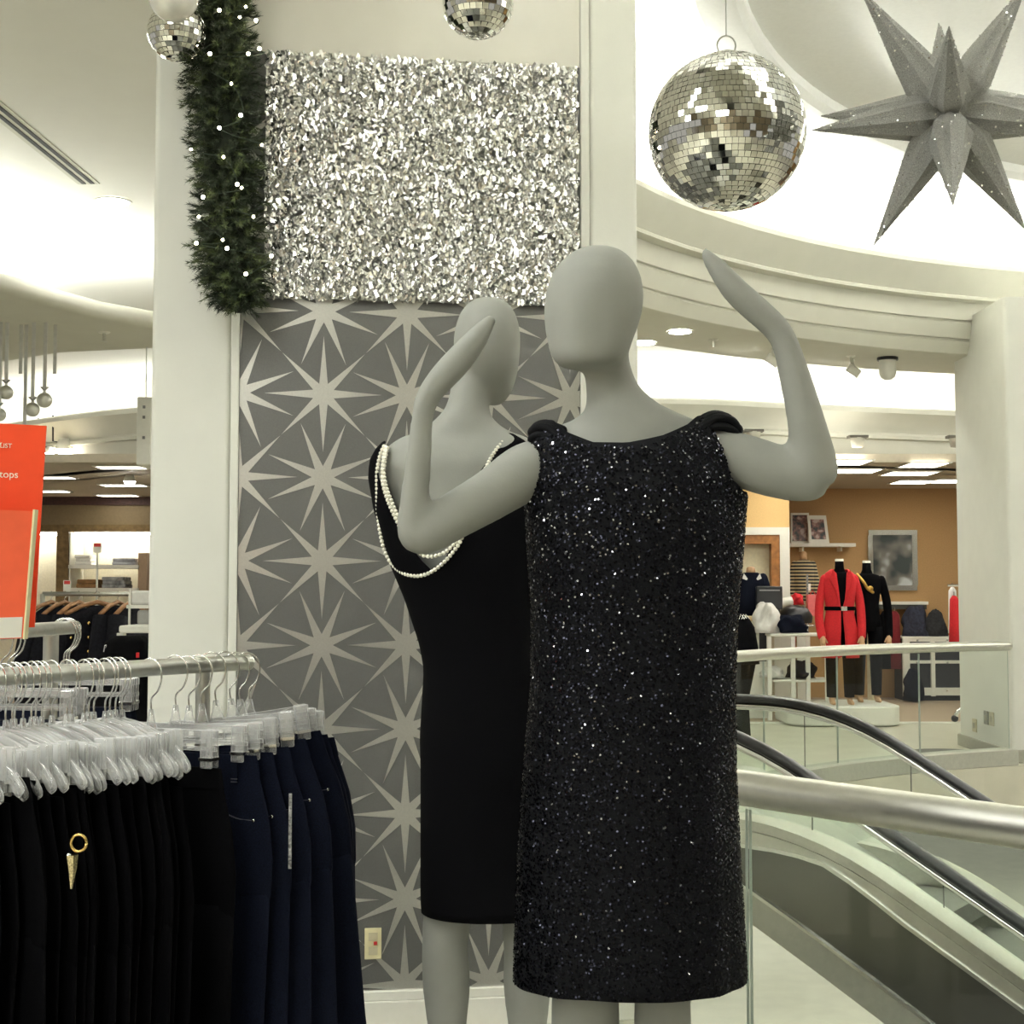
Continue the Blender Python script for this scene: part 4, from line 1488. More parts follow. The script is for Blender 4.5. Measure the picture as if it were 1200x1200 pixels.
def text(body, x, y, hpx, Y, mt, parent, shear=0, name='lettering'):
    cu = bpy.data.curves.new(name, 'FONT')
    cu.body = body
    cu.size = hpx / F * Y * 1.38
    cu.shear = shear
    cu.extrude = .0003
    cu.align_x = 'RIGHT'
    o = bpy.data.objects.new(name, cu)
    COL.objects.link(o)
    cu.materials.append(mt)
    o.location = pixplane(x, y, quad[0] + CARD_N * .0016, CARD_N)
    o.rotation_euler = (PI / 2, 0, math.atan2(CARD_D.y, CARD_D.x))
    bpy.context.view_layer.update()
    me = bpy.data.meshes.new_from_object(o)
    o2 = bpy.data.objects.new(name, me)
    COL.objects.link(o2)
    o2.location = o.location
    o2.rotation_euler = o.rotation_euler
    bpy.data.objects.remove(o)
    par(o2, parent)
    return o2


text('LIST', 14, 525, 5.4, YR - .012, white_ink, sg)
text('y', -1.5, 526, 12, YR - .012, white_ink, sg, .5)
text('all tops', 21.5, 560, 8.6, YR - .012, white_ink, sg)
YH = 2.50
hd = thing('sign_holder', 'clear acrylic holder with a smaller red and white card below the tall red sign', 'sign holder', pix(20, 748, YH))
MB().prism([pix(38.5, 599, YH), pix(27, 748, YH), pix(-150, 755, YH - .1), pix(-150, 592, YH - .1)], (0, .006, 0)).build('card', mat('red_card_light', (.90, .13, .05), .5, var=.04), hd)
MB().prism([pix(26.5, 723, YH - .002), pix(25, 747, YH - .002), pix(-150, 754, YH - .102), pix(-150, 728, YH - .102)], (0, .0015, 0)).build('white_band', white_p, hd)
MB().prism([pix(41, 597, YH - .004), pix(28.5, 749, YH - .004), pix(26.5, 749, YH - .004), pix(38.6, 597, YH - .004)], (0, .018, 0)).build('acrylic_edge', mat('acrylic_edge', (.78, .70, .42), .2), hd)
b0 = pix(10, 748, YH + .03)
ps = R0 + RD * ((Vector((b0.x, b0.y, 0)) - R0).dot(RD))
MB().tube([pix(10, 735, YH + .03), Vector((ps.x, ps.y, pix(10, 760, YH).z)), Vector((ps.x, ps.y, RZ + .015))], .006, 8).build('stem', steel, hd)
MB().tube([pix(-20, 700, YH + .04), Vector((ps.x - .03, ps.y - .05, RZ + .015))], .006, 8).build('stem', steel, sg)
#PART5

# ------------------------------------------------------------------ left shop: racks, shelves, cards
def wbox(name, x0, y0, x1, y1, Y, dep, mt, parent, bevel=0):
    a, b = pix(x0, y1, Y), pix(x1, y0, Y)
    return MB().box((a.x, Y, a.z), (b.x, Y + dep, b.z)).build(name, mt, parent, bevel=bevel)


YW = 23.2
t = thing('wall_shelf', 'white lit wall shelf with stacked folded clothes in the left shop niche', 'shelf', pix(120, 700, YW))
wbox('shelf_board', 80, 662, 163, 666, YW, .6, white_p, t)
wbox('shelf_board', 80, 689, 163, 693, YW, .6, white_p, t)
wbox('side_panel', 80, 624, 83, 720, YW, .7, white_p, t)
wbox('side_panel', 161, 648, 172, 720, YW, .7, mat('shelf_side_tan', (.42, .30, .2), .6), t)
for (x0, y0, x1, y1, mt, lab) in ((86, 650, 106, 662, white_cloth, 'white folded stack on the upper niche shelf'), (130, 654, 158, 662, mat('grey_box', (.35, .36, .40), .6, var=.4, scale=8), 'grey patterned box on the upper niche shelf'), (88, 679, 114, 689, mat('brown_stack', (.30, .16, .06), .8, var=.4, scale=10), 'brown folded stack on the lower niche shelf'), (118, 676, 146, 689, mat('grey_stack', (.30, .31, .32), .8, var=.6, scale=10), 'grey folded stack on the lower niche shelf')):
    m = MB()
    k = max(2, int((y1 - y0) / 4))
    for i in range(k):
        a, b = pix(x0 + (i % 2), lerp(y1, y0, i / k), YW), pix(x1 - (i % 3), lerp(y1, y0, (i + 1) / k), YW)
        m.box((a.x, YW + .05, a.z + .002), (b.x, YW + .5, b.z))
    tag(m.build('folded_stack', mt, bevel=.012), lab, 'folded clothes')
for (x0, y0, x1, y1, lab) in ((109, 636, 119, 648, 'small white price card with red print on a stand by the shelf'), (74, 680, 83, 693, 'small white price card with red print on the dark rack')):
    Y = 12.0 if x0 > 100 else 9.2
    p = pix((x0 + x1) / 2, y1, Y)
    t = thing('price_card', lab, 'card', p)
    wbox('card', x0, y0, x1, y1, Y, .006, white_p, t)
    wbox('red_print', x0 + 1, y0 + .6, x1 - 1, y0 + 4.6, Y - .002, .002, mat('red_print', (.65, .05, .04), .6), t)
    zb = pix(x0, 668 if x0 > 100 else 697, Y).z
    MB().box((p.x - .008, Y, zb if x0 < 100 else .0), (p.x + .008, Y + .008, p.z)).build('stand', steel, t)
    if x0 > 100:
        MB().lathe((p.x, Y, 0), [(.001, .02), (.13, .015), (.15, 0)], 16).build('foot', steel, t)

YD = 9.0
zr = pix(90, 696, YD).z
dk = thing('garment_rack', 'dark steel garment rack hung with black coats beside the column', 'clothes rack', (pix(70, 700, YD).x, YD, 0))
xa, xb = pix(50, 700, YD).x, pix(176, 700, YD).x
MB().tube([(xa, YD, zr), (xb + .3, YD, zr)], .014, 10).build('rail', steel, dk, smooth=True)
for x in (xa, xb + .3):
    MB().tube([(x, YD, .02), (x, YD, zr)], .016, 10).build('post', alu, dk, smooth=True)
    MB().tube([(x, YD - .25, .02), (x, YD + .25, .02)], .018, 10, round_ends=True).build('foot', alu, dk, smooth=True)
coat_m = mat('black_coat', (.008, .008, .012), .9, var=.4, scale=60, spec=.2)
wood_h = mat('wood_hanger', (.36, .18, .08), .4, var=.3)


def coat(px, Y, ang, label, group, studs):
    p = pix(px, 700, Y)
    t = thing('coat', label, 'coat', (p.x, Y, .35), group)
    M = Matrix.Translation((p.x, Y, 0)) @ Matrix.Rotation(ang, 4, 'Z')
    rs = []
    for z, rx, ry in ((zr - .07, .03, .02), (zr - .10, .10, .035), (zr - .15, .20, .05), (zr - .25, .225, .042), (zr - .5, .20, .04), (zr - .8, .22, .042), (zr - 1.1, .24, .045)):
        rs.append([M @ Vector((rx * math.cos(2 * PI * k / 20), ry * math.sin(2 * PI * k / 20) * (1 + .12 * math.sin(5 * 2 * PI * k / 20)), z)) for k in range(20)])
    MB().rings(rs).build('body', coat_m, t, smooth=True)
    for s in (-1, 1):
        MB().tube([M @ Vector((s * .17, 0, zr - .14)), M @ Vector((s * .25, -.01, zr - .40)), M @ Vector((s * .255, -.02, zr - .70))], [.06, .055, .045], 10).build('sleeve', coat_m, t, smooth=True)
    if studs:
        for i in range(4):
            for s in (-.06, 0.05, .14):
                MB().sphere(M @ Vector((s - .12, -.056, zr - .18 - i * .085)), .012, 8, 6).build('button', mat('gold', (.80, .55, .20), .25, 1.0), t, smooth=True)
    h = thing('wooden_hanger', 'wooden hanger in the shoulders of a black coat beside the column', 'hanger', (p.x, Y, zr), 'wooden hangers on the garment rack')
    MB().tube([M @ Vector((-.20, 0, zr - .125)), M @ Vector((-.1, 0, zr - .075)), M @ Vector((0, 0, zr - .05)), M @ Vector((.1, 0, zr - .075)), M @ Vector((.20, 0, zr - .125))], .014, 8).build('arms', wood_h, h, smooth=True)
    MB().tube(spline([M @ Vector((0, 0, zr - .05)), M @ Vector((0, 0, zr - .025)), M @ Vector((.022, 0, zr - .01)), M @ Vector((.0, 0, zr + .018)), M @ Vector((-.02, 0, zr))], 3), .0025, 5).build('hook', chrome, h)


coat(114, YD - .02, .62, 'black coat with rows of gold buttons on the garment rack', None, True)
for k, px in enumerate((60, 76, 92, 138, 154)):
    coat(px, YD + .02 + .01 * (k % 2), 1.15 + .05 * k, 'plain black coat hung on the garment rack beside the column', 'plain black coats on the garment rack', False)
# low white fixture and dark folded pile by the column
t = thing('display_table', 'pale display table edge with dark folded clothes beside the column', 'table', (pix(158, 740, 8.0).x, 8.2, 0))
wbox('top', 139, 733, 190, 742, 8.0, .6, white_p, t, .01)
for x in (141, 186):
    p = pix(x, 742, 8.05)
    MB().box((p.x - .02, 8.05, .0), (p.x + .02, 8.1, p.z)).build('leg', white_p, t)
wbox('upper_shelf', 148, 709, 190, 713, 8.3, .3, white_p, t)
wbox('upright', 150, 690, 152, 733, 8.3, .03, white_p, t)
wbox('upright', 186, 690, 188, 733, 8.3, .03, white_p, t)
for (x0, y0, x1, y1, mt, lab) in ((152, 692, 178, 709, white_cloth, 'white folded shirts on the upper shelf of the pale display table'), (160, 715, 182, 733, mat('grey_knit', (.4, .4, .38), .8), 'grey folded knits on the pale display table')):
    tag(wbox('folded_stack', x0, y0, x1, y1, 8.32, .2, mt, None, .015), lab, 'folded clothes')
Y = 6.6
zt_ = pix(150, 745, Y).z
t = thing('garment_stand', 'low stand of black garments with a small red tag in front of the column', 'clothes rack', (pix(155, 745, Y).x, Y, 0))
m = MB()
rs = []
cx_ = pix(152, 745, Y).x
for z, rx, ry in ((zt_, .06, .05), (zt_ - .03, .10, .1), (zt_ - .15, .13, .14), (zt_ - .6, .15, .16), (.02, .16, .17)):
    rs.append([Vector((cx_ + rx * math.cos(2 * PI * k / 24) * (1 + .1 * math.sin(6 * PI * k / 12)), Y + ry * math.sin(2 * PI * k / 24), z)) for k in range(24)])
m.rings(rs).build('garments', black_cloth, t, smooth=True)
p = pix(160, 768, Y - .16)
MB().cbox((p.x, p.y + .02, p.z), (.012, .01, .022)).build('red_tag', red_cloth, t)
m = MB()
for k in range(3):
    m.tube([pix(122 + k * 2, 764, Y - .05), pix(123 + k * 2, 757, Y - .05), pix(134, 751 - k, Y)], .004, 5)
m.build('hanger_hooks', chrome, t)

# ------------------------------------------------------------------ right shop
YM = 16.9
# round white plinth
pp = pix(1020, 848, YM)
plz = pix(1000, 828, YM).z
tag(MB().prism([Vector((x, y, .013)) for x, y in rbox(pix(925, 840, YM).x, pix(1060, 840, YM).x, YM + .0, YM + 1.15, .25)], (0, 0, max(.14, plz - .013))).build('mannequin_plinth', white_p, smooth=True, angle=40, bevel=.02), 'low rounded white plinth under the red coat mannequin', 'plinth')
PZT = .013 + max(.14, plz - .013)
YMM = YM + .45


def small_mannequin(cx, ytop, ybot, label, coat_mt, coat_end, leg_mt, name='mannequin', arms=True, turtleneck=True, Y=YMM, zbase=PZT, group='clothed headless shop mannequins', scarf=None):
    """headless shop mannequin: neck top at row ytop, base at zbase"""
    c = pix(cx, 700, Y)
    zt = pix(cx, ytop, Y).z
    H = zt - zbase
    t = thing(name, label, 'mannequin', (c.x, Y, zbase), group)
    X = c.x

    def R(z, rx, ry, dx=0, n=20):
        return [Vector((X + dx + rx * math.cos(2 * PI * k / n), Y + ry * math.sin(2 * PI * k / n), zbase + H * z)) for k in range(n)]
    MB().rings([R(.84, .13, .08), R(.90, .08, .06), R(.935, .055, .055), R(.985, .05, .05)]).build('neck', leg_mt if turtleneck else skin_tan, t, smooth=True)
    MB().rings([R(.983, .052, .052), R(1.0, .048, .048)]).build('neck_cap', mat('cap_white', (.85, .82, .74), .4), t)
    MB().rings([R(.50, .17, .11), R(.58, .165, .11), R(.68, .14, .095), R(.78, .165, .11), R(.86, .19, .10), R(.895, .15, .08), R(.91, .07, .06)]).build('top', leg_mt, t, smooth=True)
    for s in (-1, 1):
        MB().tube([Vector((X + s * .09, Y, zbase + H * .53)), Vector((X + s * .10, Y, zbase + H * .30)), Vector((X + s * .105, Y + .02, zbase + H * .05))], [.095, .075, .06], 12).build('trouser_leg', leg_mt, t, smooth=True)
        MB().tube([Vector((X + s * .105, Y + .02, zbase + .07)), Vector((X + s * .105, Y - .02, zbase + .03)), Vector((X + s * .11, Y - .13, zbase + .02))], [.035, .035, .022], 8, round_ends=True).build('foot', skin_tan, t, smooth=True)
    if arms:
        am = coat_mt or leg_mt
        for s in (-1, 1):
            MB().tube(spline([Vector((X + s * .175, Y, zbase + H * .865)), Vector((X + s * .235, Y, zbase + H * .72)), Vector((X + s * .25, Y - .02, zbase + H * .58)), Vector((X + s * .235, Y - .08, zbase + H * .47))], 4), .052, 10, round_ends=True).build('sleeve', am, t, smooth=True)
            hb = Vector((X + s * .23, Y - .10, zbase + H * .455))
            m = MB().tube([hb + Vector((0, 0, .03)), hb + Vector((0, -.01, -.02)), hb + Vector((0, -.015, -.05))], [.026, .036, .03], 8, round_ends=True)
            for k in range(4):
                m.tube([hb + Vector(((k - 1.5) * .016, -.015, -.045)), hb + Vector(((k - 1.5) * .018, -.02, -.085 - .012 * (k in (1, 2))))], .009, 6, round_ends=True)
            m.tube([hb + Vector((-s * .03, -.01, -.01)), hb + Vector((-s * .05, -.02, -.05))], .010, 6, round_ends=True)
            m.build('hand', skin_tan, t, smooth=True)
    if coat_mt:
        # open coat: shell with a front opening, belt and buckle
        n = 30
        ga_ = math.radians(9)
        rs = []
        for z, rx, ry, op in ((coat_end, .225, .16, .16), (.50, .21, .15, .10), (.62, .17, .12, .06), (.66, .165, .118, .06), (.76, .19, .13, .30), (.85, .215, .125, .55), (.90, .17, .10, .75), (.93, .10, .085, .95)):
            ring = []
            for k in range(n + 1):
                a = -PI / 2 + op + (2 * PI - 2 * op) * k / n
                ring.append(Vector((X + rx * math.cos(a), Y + ry * math.sin(a), zbase + H * z)))
            rs.append(ring)
        o = MB().rings(rs, cap=False, closed=False).build('coat', coat_mt, t, smooth=True)
        so = o.modifiers.new('solid', 'SOLIDIFY')
        so.thickness = .012
        m = MB()
        for s in (-1, 1):
            m.prism([Vector((X + s * x, Y - .145 + .03 * (z > .85), zbase + H * z)) for x, z in ((.02, .66), (.07, .78), (.14, .87), (.10, .925), (.06, .90), (.045, .80))], (0, .012, 0))
        m.build('lapels', coat_mt, o)
        rs = [R(.645, .182, .130), R(.672, .182, .130)]
        be = MB().rings(rs, cap=False).build('belt', black_cloth, t, smooth=True)
        MB().cbox((X + .02, Y - .135, zbase + H * .658), (.07, .015, .05)).build('buckle', chrome, be)
    if scarf:
        sp_ = spline([Vector((X - .13, Y - .07, zbase + H * .90)), Vector((X - .07, Y - .12, zbase + H * .85)), Vector((X - .02, Y - .13, zbase + H * .80)), Vector((X + .04, Y - .125, zbase + H * .775))], 4)
        m = MB().tube(sp_, .02, 8, round_ends=True)
        m.sphere((X + .01, Y - .135, zbase + H * .80), .035, 10, 8, (1, .5, 1))
        m.build('gold_necklace', scarf, t, smooth=True)
    return t


small_mannequin(984, 655, 820, 'headless mannequin in a belted red coat over black behind the rail', red_cloth, .32, black_cloth, Y=YMM - .12)
small_mannequin(1016, 657, 820, 'headless mannequin in black with a gold statement necklace beside the red coat', None, .5, black_cloth, Y=YMM + .28, scarf=mat('gold_dull', (.55, .34, .08), .4, .7, var=.4, scale=30))
# pole stand between them
p = pix(1021, 720, YMM + .6)
tag(MB().tube([Vector((p.x, p.y, PZT)), Vector((p.x, p.y, pix(1021, 745, YMM).z))], .06, 12).build('plinth_post', mat('post_cream', (.72, .62, .42), .5), smooth=True, angle=50), 'cream post standing on the rounded plinth behind the black mannequin', 'post')
# navy sweater bust with white collar on a counter
YC = 18.2
t = thing('dress_form', 'bust form in a navy sweater with a white shirt collar', 'dress form', (pix(880, 720, YC).x, YC, pix(880, 722, YC).z))
c = pix(880, 700, YC)


def RR(X, Y, y, rx, ry, n=20, dx=0):
    z = pix(600, y, Y).z
    return [Vector((X + dx + rx * math.cos(2 * PI * k / n), Y + ry * math.sin(2 * PI * k / n), z)) for k in range(n)]


MB().rings([RR(c.x, YC, 722, .19, .12), RR(c.x, YC, 700, .16, .11), RR(c.x, YC, 684, .18, .12), RR(c.x, YC, 676, .165, .10), RR(c.x, YC, 671, .09, .08)]).build('sweater', navy_cloth, t, smooth=True)
for s in (-1, 1):
    MB().tube([Vector((c.x + s * .15, YC, pix(0, 677, YC).z)), Vector((c.x + s * .20, YC, pix(0, 692, YC).z)), Vector((c.x + s * .20, YC - .02, pix(0, 716, YC).z))], .06, 10, round_ends=True).build('sleeve', navy_cloth, t, smooth=True)
    MB().prism([Vector((c.x + s * x, YC - .10, pix(600, y, YC).z)) for x, y in ((.0, 687), (.02, 683), (.10, 672), (.12, 678), (.07, 680))], (0, .02, 0)).build('collar', white_cloth, t)
MB().rings([RR(c.x, YC, 672, .06, .06), RR(c.x, YC, 666, .055, .055), RR(c.x, YC, 664, .03, .03)]).build('neck_block', skin_tan, t, smooth=True)
# counter with till screen
t = thing('sales_counter', 'tan and white sales counter behind the far rail', 'counter', (pix(880, 740, 18.0).x, 18.3, 0))
a, b = pix(862, 722, 17.9), pix(905, 728, 17.9)
MB().box((a.x - 1.0, 17.9, b.z), (b.x, 18.7, a.z)).build('top', mat('counter_tan', (.62, .48, .26), .5), t, bevel=.01)
MB().box((a.x - .95, 17.95, .014), (b.x - .05, 18.65, b.z)).build('body', white_p, t)
for x in (878, 890):
    wbox('dark_opening', x, 735, x + 8, 775, 17.94, .008, mat('opening_dark', (.03, .03, .035), .7), t)
t = thing('till_screen', 'dark boxy till screen on the sales counter', 'screen', pix(902, 722, 18.0))
wbox('case', 887, 687, 917, 714, 18.0, .2, mat('till_dark', (.025, .027, .03), .4), t, .01)
wbox('stand', 890, 714, 914, 722, 18.05, .2, mat('till_dark', (.025, .027, .03), .4), t)
wbox('light_bar', 890, 691, 914, 692.5, 17.995, .004, mat('till_grey', (.3, .3, .3), .4), t)
for x in (892, 898):
    wbox('sticker', x, 710, x + 2, 716, 17.99, .004, white_p, t)
# shelf, frames, striped top, picture on the tan walls
YB_ = WB - .35
t = thing('picture_shelf', 'white wall shelf carrying two framed pictures', 'shelf', pix(965, 640, YB_))
wbox('board', 926, 636.5, 1003, 640.5, YB_, .345, white_p, t)
for x in (940, 985):
    wbox('bracket', x, 640.5, x + 2, 646, YB_ + .1, .24, white_p, t)
def art(nm, c1, c2, c3, sc):
    m = mat(nm, c1, .3, var=.2)
    nt = m.node_tree
    b_ = nt.nodes['Principled BSDF']
    nz = nt.nodes.new('ShaderNodeTexNoise')
    nz.inputs['Scale'].default_value = sc
    tc = nt.nodes.new('ShaderNodeTexCoord')
    nt.links.new(tc.outputs['Object'], nz.inputs['Vector'])
    rp = nt.nodes.new('ShaderNodeValToRGB')
    rp.color_ramp.elements[0].position = .42
    rp.color_ramp.elements[0].color = (*c1, 1)
    rp.color_ramp.elements[1].position = .62
    rp.color_ramp.elements[1].color = (*c3, 1)
    e = rp.color_ramp.elements.new(.54)
    e.color = (*c2, 1)
    nt.links.new(nz.outputs['Fac'], rp.inputs[0])
    nt.links.new(rp.outputs[0], b_.inputs['Base Color'])
    return m


for (x0, y0, x1, y1, lean, lab, nm, wf) in ((927, 601, 948, 636.5, 0, 'dark picture in a pale frame behind the leaning one on the shelf', 'art_a', 2), (946, 604, 972, 636.5, 4, 'white framed picture of pink flowers leaning on the wall shelf', 'art_b', 4)):
    Y = YB_ + (.16 if wf == 2 else .04)
    t = thing('framed_picture', lab, 'picture', pix((x0 + x1) / 2, y1, Y))
    A = [pix(x0, y0, Y + .06), pix(x1 - lean, y0, Y + .06), pix(x1, y1, Y), pix(x0 + lean * .6, y1, Y)]
    cc = sum(A, Vector()) / 4
    def sh(k):
        return [p + (cc - p) * k for p in A]
    inner = sh(.28 if wf == 4 else .14)
    m = MB()
    for i in range(4):
        j = (i + 1) % 4
        m.prism([A[i], A[j], inner[j], inner[i]], (0, .025, 0))
    m.build('frame', white_p, t)
    MB().prism([p + Vector((0, .01, 0)) for p in sh(.13)], (0, .006, 0)).build('print', art(nm, (.02, .025, .03), (.25, .12, .10), (.5, .38, .34), 9), t)
t = thing('mirror_picture', 'dark glazed picture in a silver frame on the tan wall', 'picture', pix(1047, 690, WB - .06))
YP = WB - .06
wbox('frame', 1018, 621, 1075, 627, YP, .055, chrome, t)
wbox('frame', 1018, 686, 1075, 692, YP, .055, chrome, t)
wbox('frame', 1018, 627, 1023, 686, YP, .055, chrome, t)
wbox('frame', 1069.5, 627, 1075, 686, YP, .055, chrome, t)
wbox('print', 1023, 627, 1069.5, 686, YP + .02, .03, art('art_c', (.02, .03, .03), (.16, .15, .13), (.52, .55, .56), 2.6), t)
# striped top on a form
YT = 20.8
c = pix(942, 690, YT)
t = thing('dress_form', 'bust form in a black and tan striped top under the picture shelf', 'dress form', (c.x, YT, .013))
stripe = bpy.data.materials.new('striped_knit')
stripe.use_nodes = True
nt = stripe.node_tree
wv = nt.nodes.new('ShaderNodeTexWave')
wv.bands_direction = 'Z'
wv.inputs['Scale'].default_value = 6.5
tc = nt.nodes.new('ShaderNodeTexCoord')
nt.links.new(tc.outputs['Object'], wv.inputs['Vector'])
rp = nt.nodes.new('ShaderNodeValToRGB')
rp.color_ramp.interpolation = 'CONSTANT'
rp.color_ramp.elements[0].color = (.015, .015, .02, 1)
rp.color_ramp.elements[1].position = .5
rp.color_ramp.elements[1].color = (.55, .45, .28, 1)
nt.links.new(wv.outputs['Fac'], rp.inputs[0])
nt.links.new(rp.outputs[0], nt.nodes['Principled BSDF'].inputs['Base Color'])
nt.nodes['Principled BSDF'].inputs['Roughness'].default_value = .9
MB().rings([RR(c.x, YT, 704, .15, .1), RR(c.x, YT, 685, .15, .1), RR(c.x, YT, 668, .165, .11), RR(c.x, YT, 660, .14, .09), RR(c.x, YT, 656, .07, .07)]).build('top', stripe, t, smooth=True)
for s in (-1, 1):
    MB().tube([Vector((c.x + s * .13, YT, pix(0, 661, YT).z)), Vector((c.x + s * .175, YT, pix(0, 680, YT).z)), Vector((c.x + s * .17, YT - .02, pix(0, 700, YT).z))], .05, 10, round_ends=True).build('sleeve', stripe, t, smooth=True)
MB().rings([RR(c.x, YT, 656, .05, .05), RR(c.x, YT, 648, .045, .045), RR(c.x, YT, 646, .02, .02)]).build('neck_block', skin_tan, t, smooth=True)
MB().cyl((c.x, YT, .013), (c.x, YT, pix(0, 704, YT).z), .02, 8).build('pole', steel, t)
# round garment fixture with white and black clothes, red hat
YV = 17.9
c = pix(927, 740, YV)
t = thing('display_table', 'small white display table piled with clothes behind the far rail', 'table', (c.x, YV, .013))
zt1 = pix(0, 742, YV).z
MB().box((pix(890, 0, YV).x, YV - .3, zt1 - .03), (pix(965, 0, YV).x, YV + .3, zt1)).build('top', white_p, t, bevel=.01)
zt2 = pix(0, 795, YV).z
MB().box((pix(893, 0, YV).x, YV - .28, zt2 - .03), (pix(962, 0, YV).x, YV + .28, zt2)).build('lower_shelf', white_p, t, bevel=.01)
for x in (921, 938, 894, 960):
    p = pix(x, 0, YV - .26)
    MB().box((p.x - .025, YV - .28, .013), (p.x + .025, YV - .23, zt1 - .03)).build('leg', white_p, t)
def heap(name, x0, y0, x1, y1, Y, dep, mt, lab, cat, seed, up=None):
    """rumpled cloth pile: lumpy flattened dome"""
    rg = random.Random(seed)
    a, b = pix(x0, y1, Y), pix(x1, y0, Y)
    cx, rx, h = (a.x + b.x) / 2, (b.x - a.x) / 2, b.z - a.z
    n, mm = 26, 9
    phs = [rg.uniform(0, 6.28) for _ in range(6)]
    rs = []
    for i in range(mm + 1):
        aa = PI / 2 * i / mm
        v = math.sin(aa) ** .85
        rr = max(.05, math.cos(aa)) ** .55
        ring = []
        for k in range(n):
            A = 2 * PI * k / n
            w = 1 + .15 * math.sin(3 * A + phs[0] + v * 5) + .11 * math.sin(5 * A + phs[1] - v * 8) + .07 * math.sin(9 * A + phs[2] + 9 * v)
            ring.append(Vector((cx + rx * .93 * rr * w * math.cos(A), Y + dep / 2 + dep / 2 * rr * w * math.sin(A), a.z + .002 + h * v * (1 + (.16 * math.sin(2 * A + phs[3]) + .10 * math.sin(5 * A + phs[4])) * rr))))
        rs.append(ring)
    return tag(MB().rings(rs).build(name, mt, None, smooth=True), lab, cat)


zo = .3
heap('folded_shirts', 886, 708, 918, 742, YV - .3, .5, white_cloth, 'white crumpled shirts piled on the small display table', 'clothes', 3)
heap('folded_jeans', 912, 722, 948, 742, YV - .28, .3, navy_cloth, 'navy jeans crumpled beside the white shirts on the display table', 'clothes', 4)
heap('folded_shirts', 895, 782, 922, 795, YV - .27, .4, white_cloth, 'white shirts on the lower shelf of the display table', 'clothes', 5)
heap('folded_jeans', 926, 776, 960, 795, YV - .27, .4, navy_cloth, 'dark trousers on the lower shelf of the display table', 'clothes', 6)
t = thing('handbag_stand', 'round rack of black bags with chrome bars behind the display table', 'rack', (pix(933, 720, 18.5).x, 18.5, .013))
c = pix(931, 720, 18.5)
MB().rings([RR(c.x, 18.5, 730, .22, .2), RR(c.x, 18.5, 722, .23, .2), RR(c.x, 18.5, 713, .17, .16), RR(c.x, 18.5, 709, .05, .05)]).build('black_bags', mat('black_leather', (.012, .012, .014), .35), t, smooth=True)
ring = [Vector((c.x + .27 * math.cos(2 * PI * k / 24), 18.5 + .24 * math.sin(2 * PI * k / 24), pix(0, 733, 18.5).z)) for k in range(25)]
MB().tube(ring, .012, 6).build('chrome_ring', chrome, t, smooth=True)
MB().cyl((c.x, 18.5, .013), (c.x, 18.5, pix(0, 722, 18.5).z), .03, 10).build('pole', chrome, t)
MB().lathe((c.x, 18.5, .013), [(.001, .03), (.25, .02), (.27, 0)], 20).build('foot', chrome, t)
zs = pix(0, 721, 18.9)
t = thing('hat_shelf', 'white curved shelf rising behind the black bags', 'shelf', (pix(925, 730, 18.95).x, 18.95, .013))
MB().tube(spline([pix(901, 742, 18.95), pix(905, 722, 18.95), pix(915, 708, 18.95), pix(928, 704, 18.95)], 4), .06, 8, flat=1.6).build('curved_panel', white_p, t, smooth=True)
MB().box((pix(899, 0, 18.95).x, 18.9, .013), (pix(935, 0, 18.95).x, 19.1, pix(0, 742, 18.95).z)).build('body', white_p, t)
heap('red_hat', 927, 696, 944, 709, 18.9, .2, red_cloth, 'red knitted hat on the white curved shelf', 'hat', 9)
t = thing('gift_bag', 'pink and red paper gift bag behind the red coat', 'bag', pix(952, 722, 19.0))
wbox('bag', 947, 697, 958, 722, 19.0, .12, mat('pink_paper', (.75, .16, .16), .6), t, .006)
MB().tube([pix(949, 697, 19.05), pix(952, 692, 19.05), pix(956, 697, 19.05)], .006, 6).build('handle', red_cloth, t)
p = pix(946, 690, 19.2)
t = thing('rack_pole', 'thin chrome display pole with a small white tag behind the red hat', 'pole', (p.x, 19.2, .013))
MB().cyl((p.x, 19.2, .013), (p.x, 19.2, pix(0, 673, 19.2).z), .014, 8).build('pole', chrome, t)
MB().lathe((p.x, 19.2, .013), [(.001, .02), (.15, .015), (.16, 0)], 16).build('foot', chrome, t)
wbox('white_tag', 947.5, 684, 950, 692, 19.19, .006, white_p, t)
# dark garments at the left edge behind the dress
YE = 15.6
t = thing('garment_stand', 'round stand of black garments behind the far rail at the escalator head', 'clothes rack', (pix(868, 760, YE).x, YE, 0))
c = pix(868, 760, YE)
MB().rings([RR(c.x, YE, 778, .20, .2), RR(c.x, YE, 760, .19, .18), RR(c.x, YE, 735, .15, .14), RR(c.x, YE, 724, .09, .09), RR(c.x, YE, 721, .03, .03)]).build('garments', black_cloth, t, smooth=True)
MB().rings([RR(c.x, YE, 862, .12, .1, dx=-.02), RR(c.x, YE, 820, .10, .1, dx=-.02), RR(c.x, YE, 778, .16, .15)]).build('trousers', black_cloth, t, smooth=True)
for k in range(3):
    MB().tube([pix(866 + k * 3, 726, YE - .1), pix(868 + k * 3, 720, YE - .1), pix(872 + k * 3, 725, YE - .12)], .006, 5).build('hanger_top', chrome, t)
MB().cyl((c.x, YE, 0), (c.x, YE, pix(0, 722, YE).z), .02, 8).build('pole', steel, t)
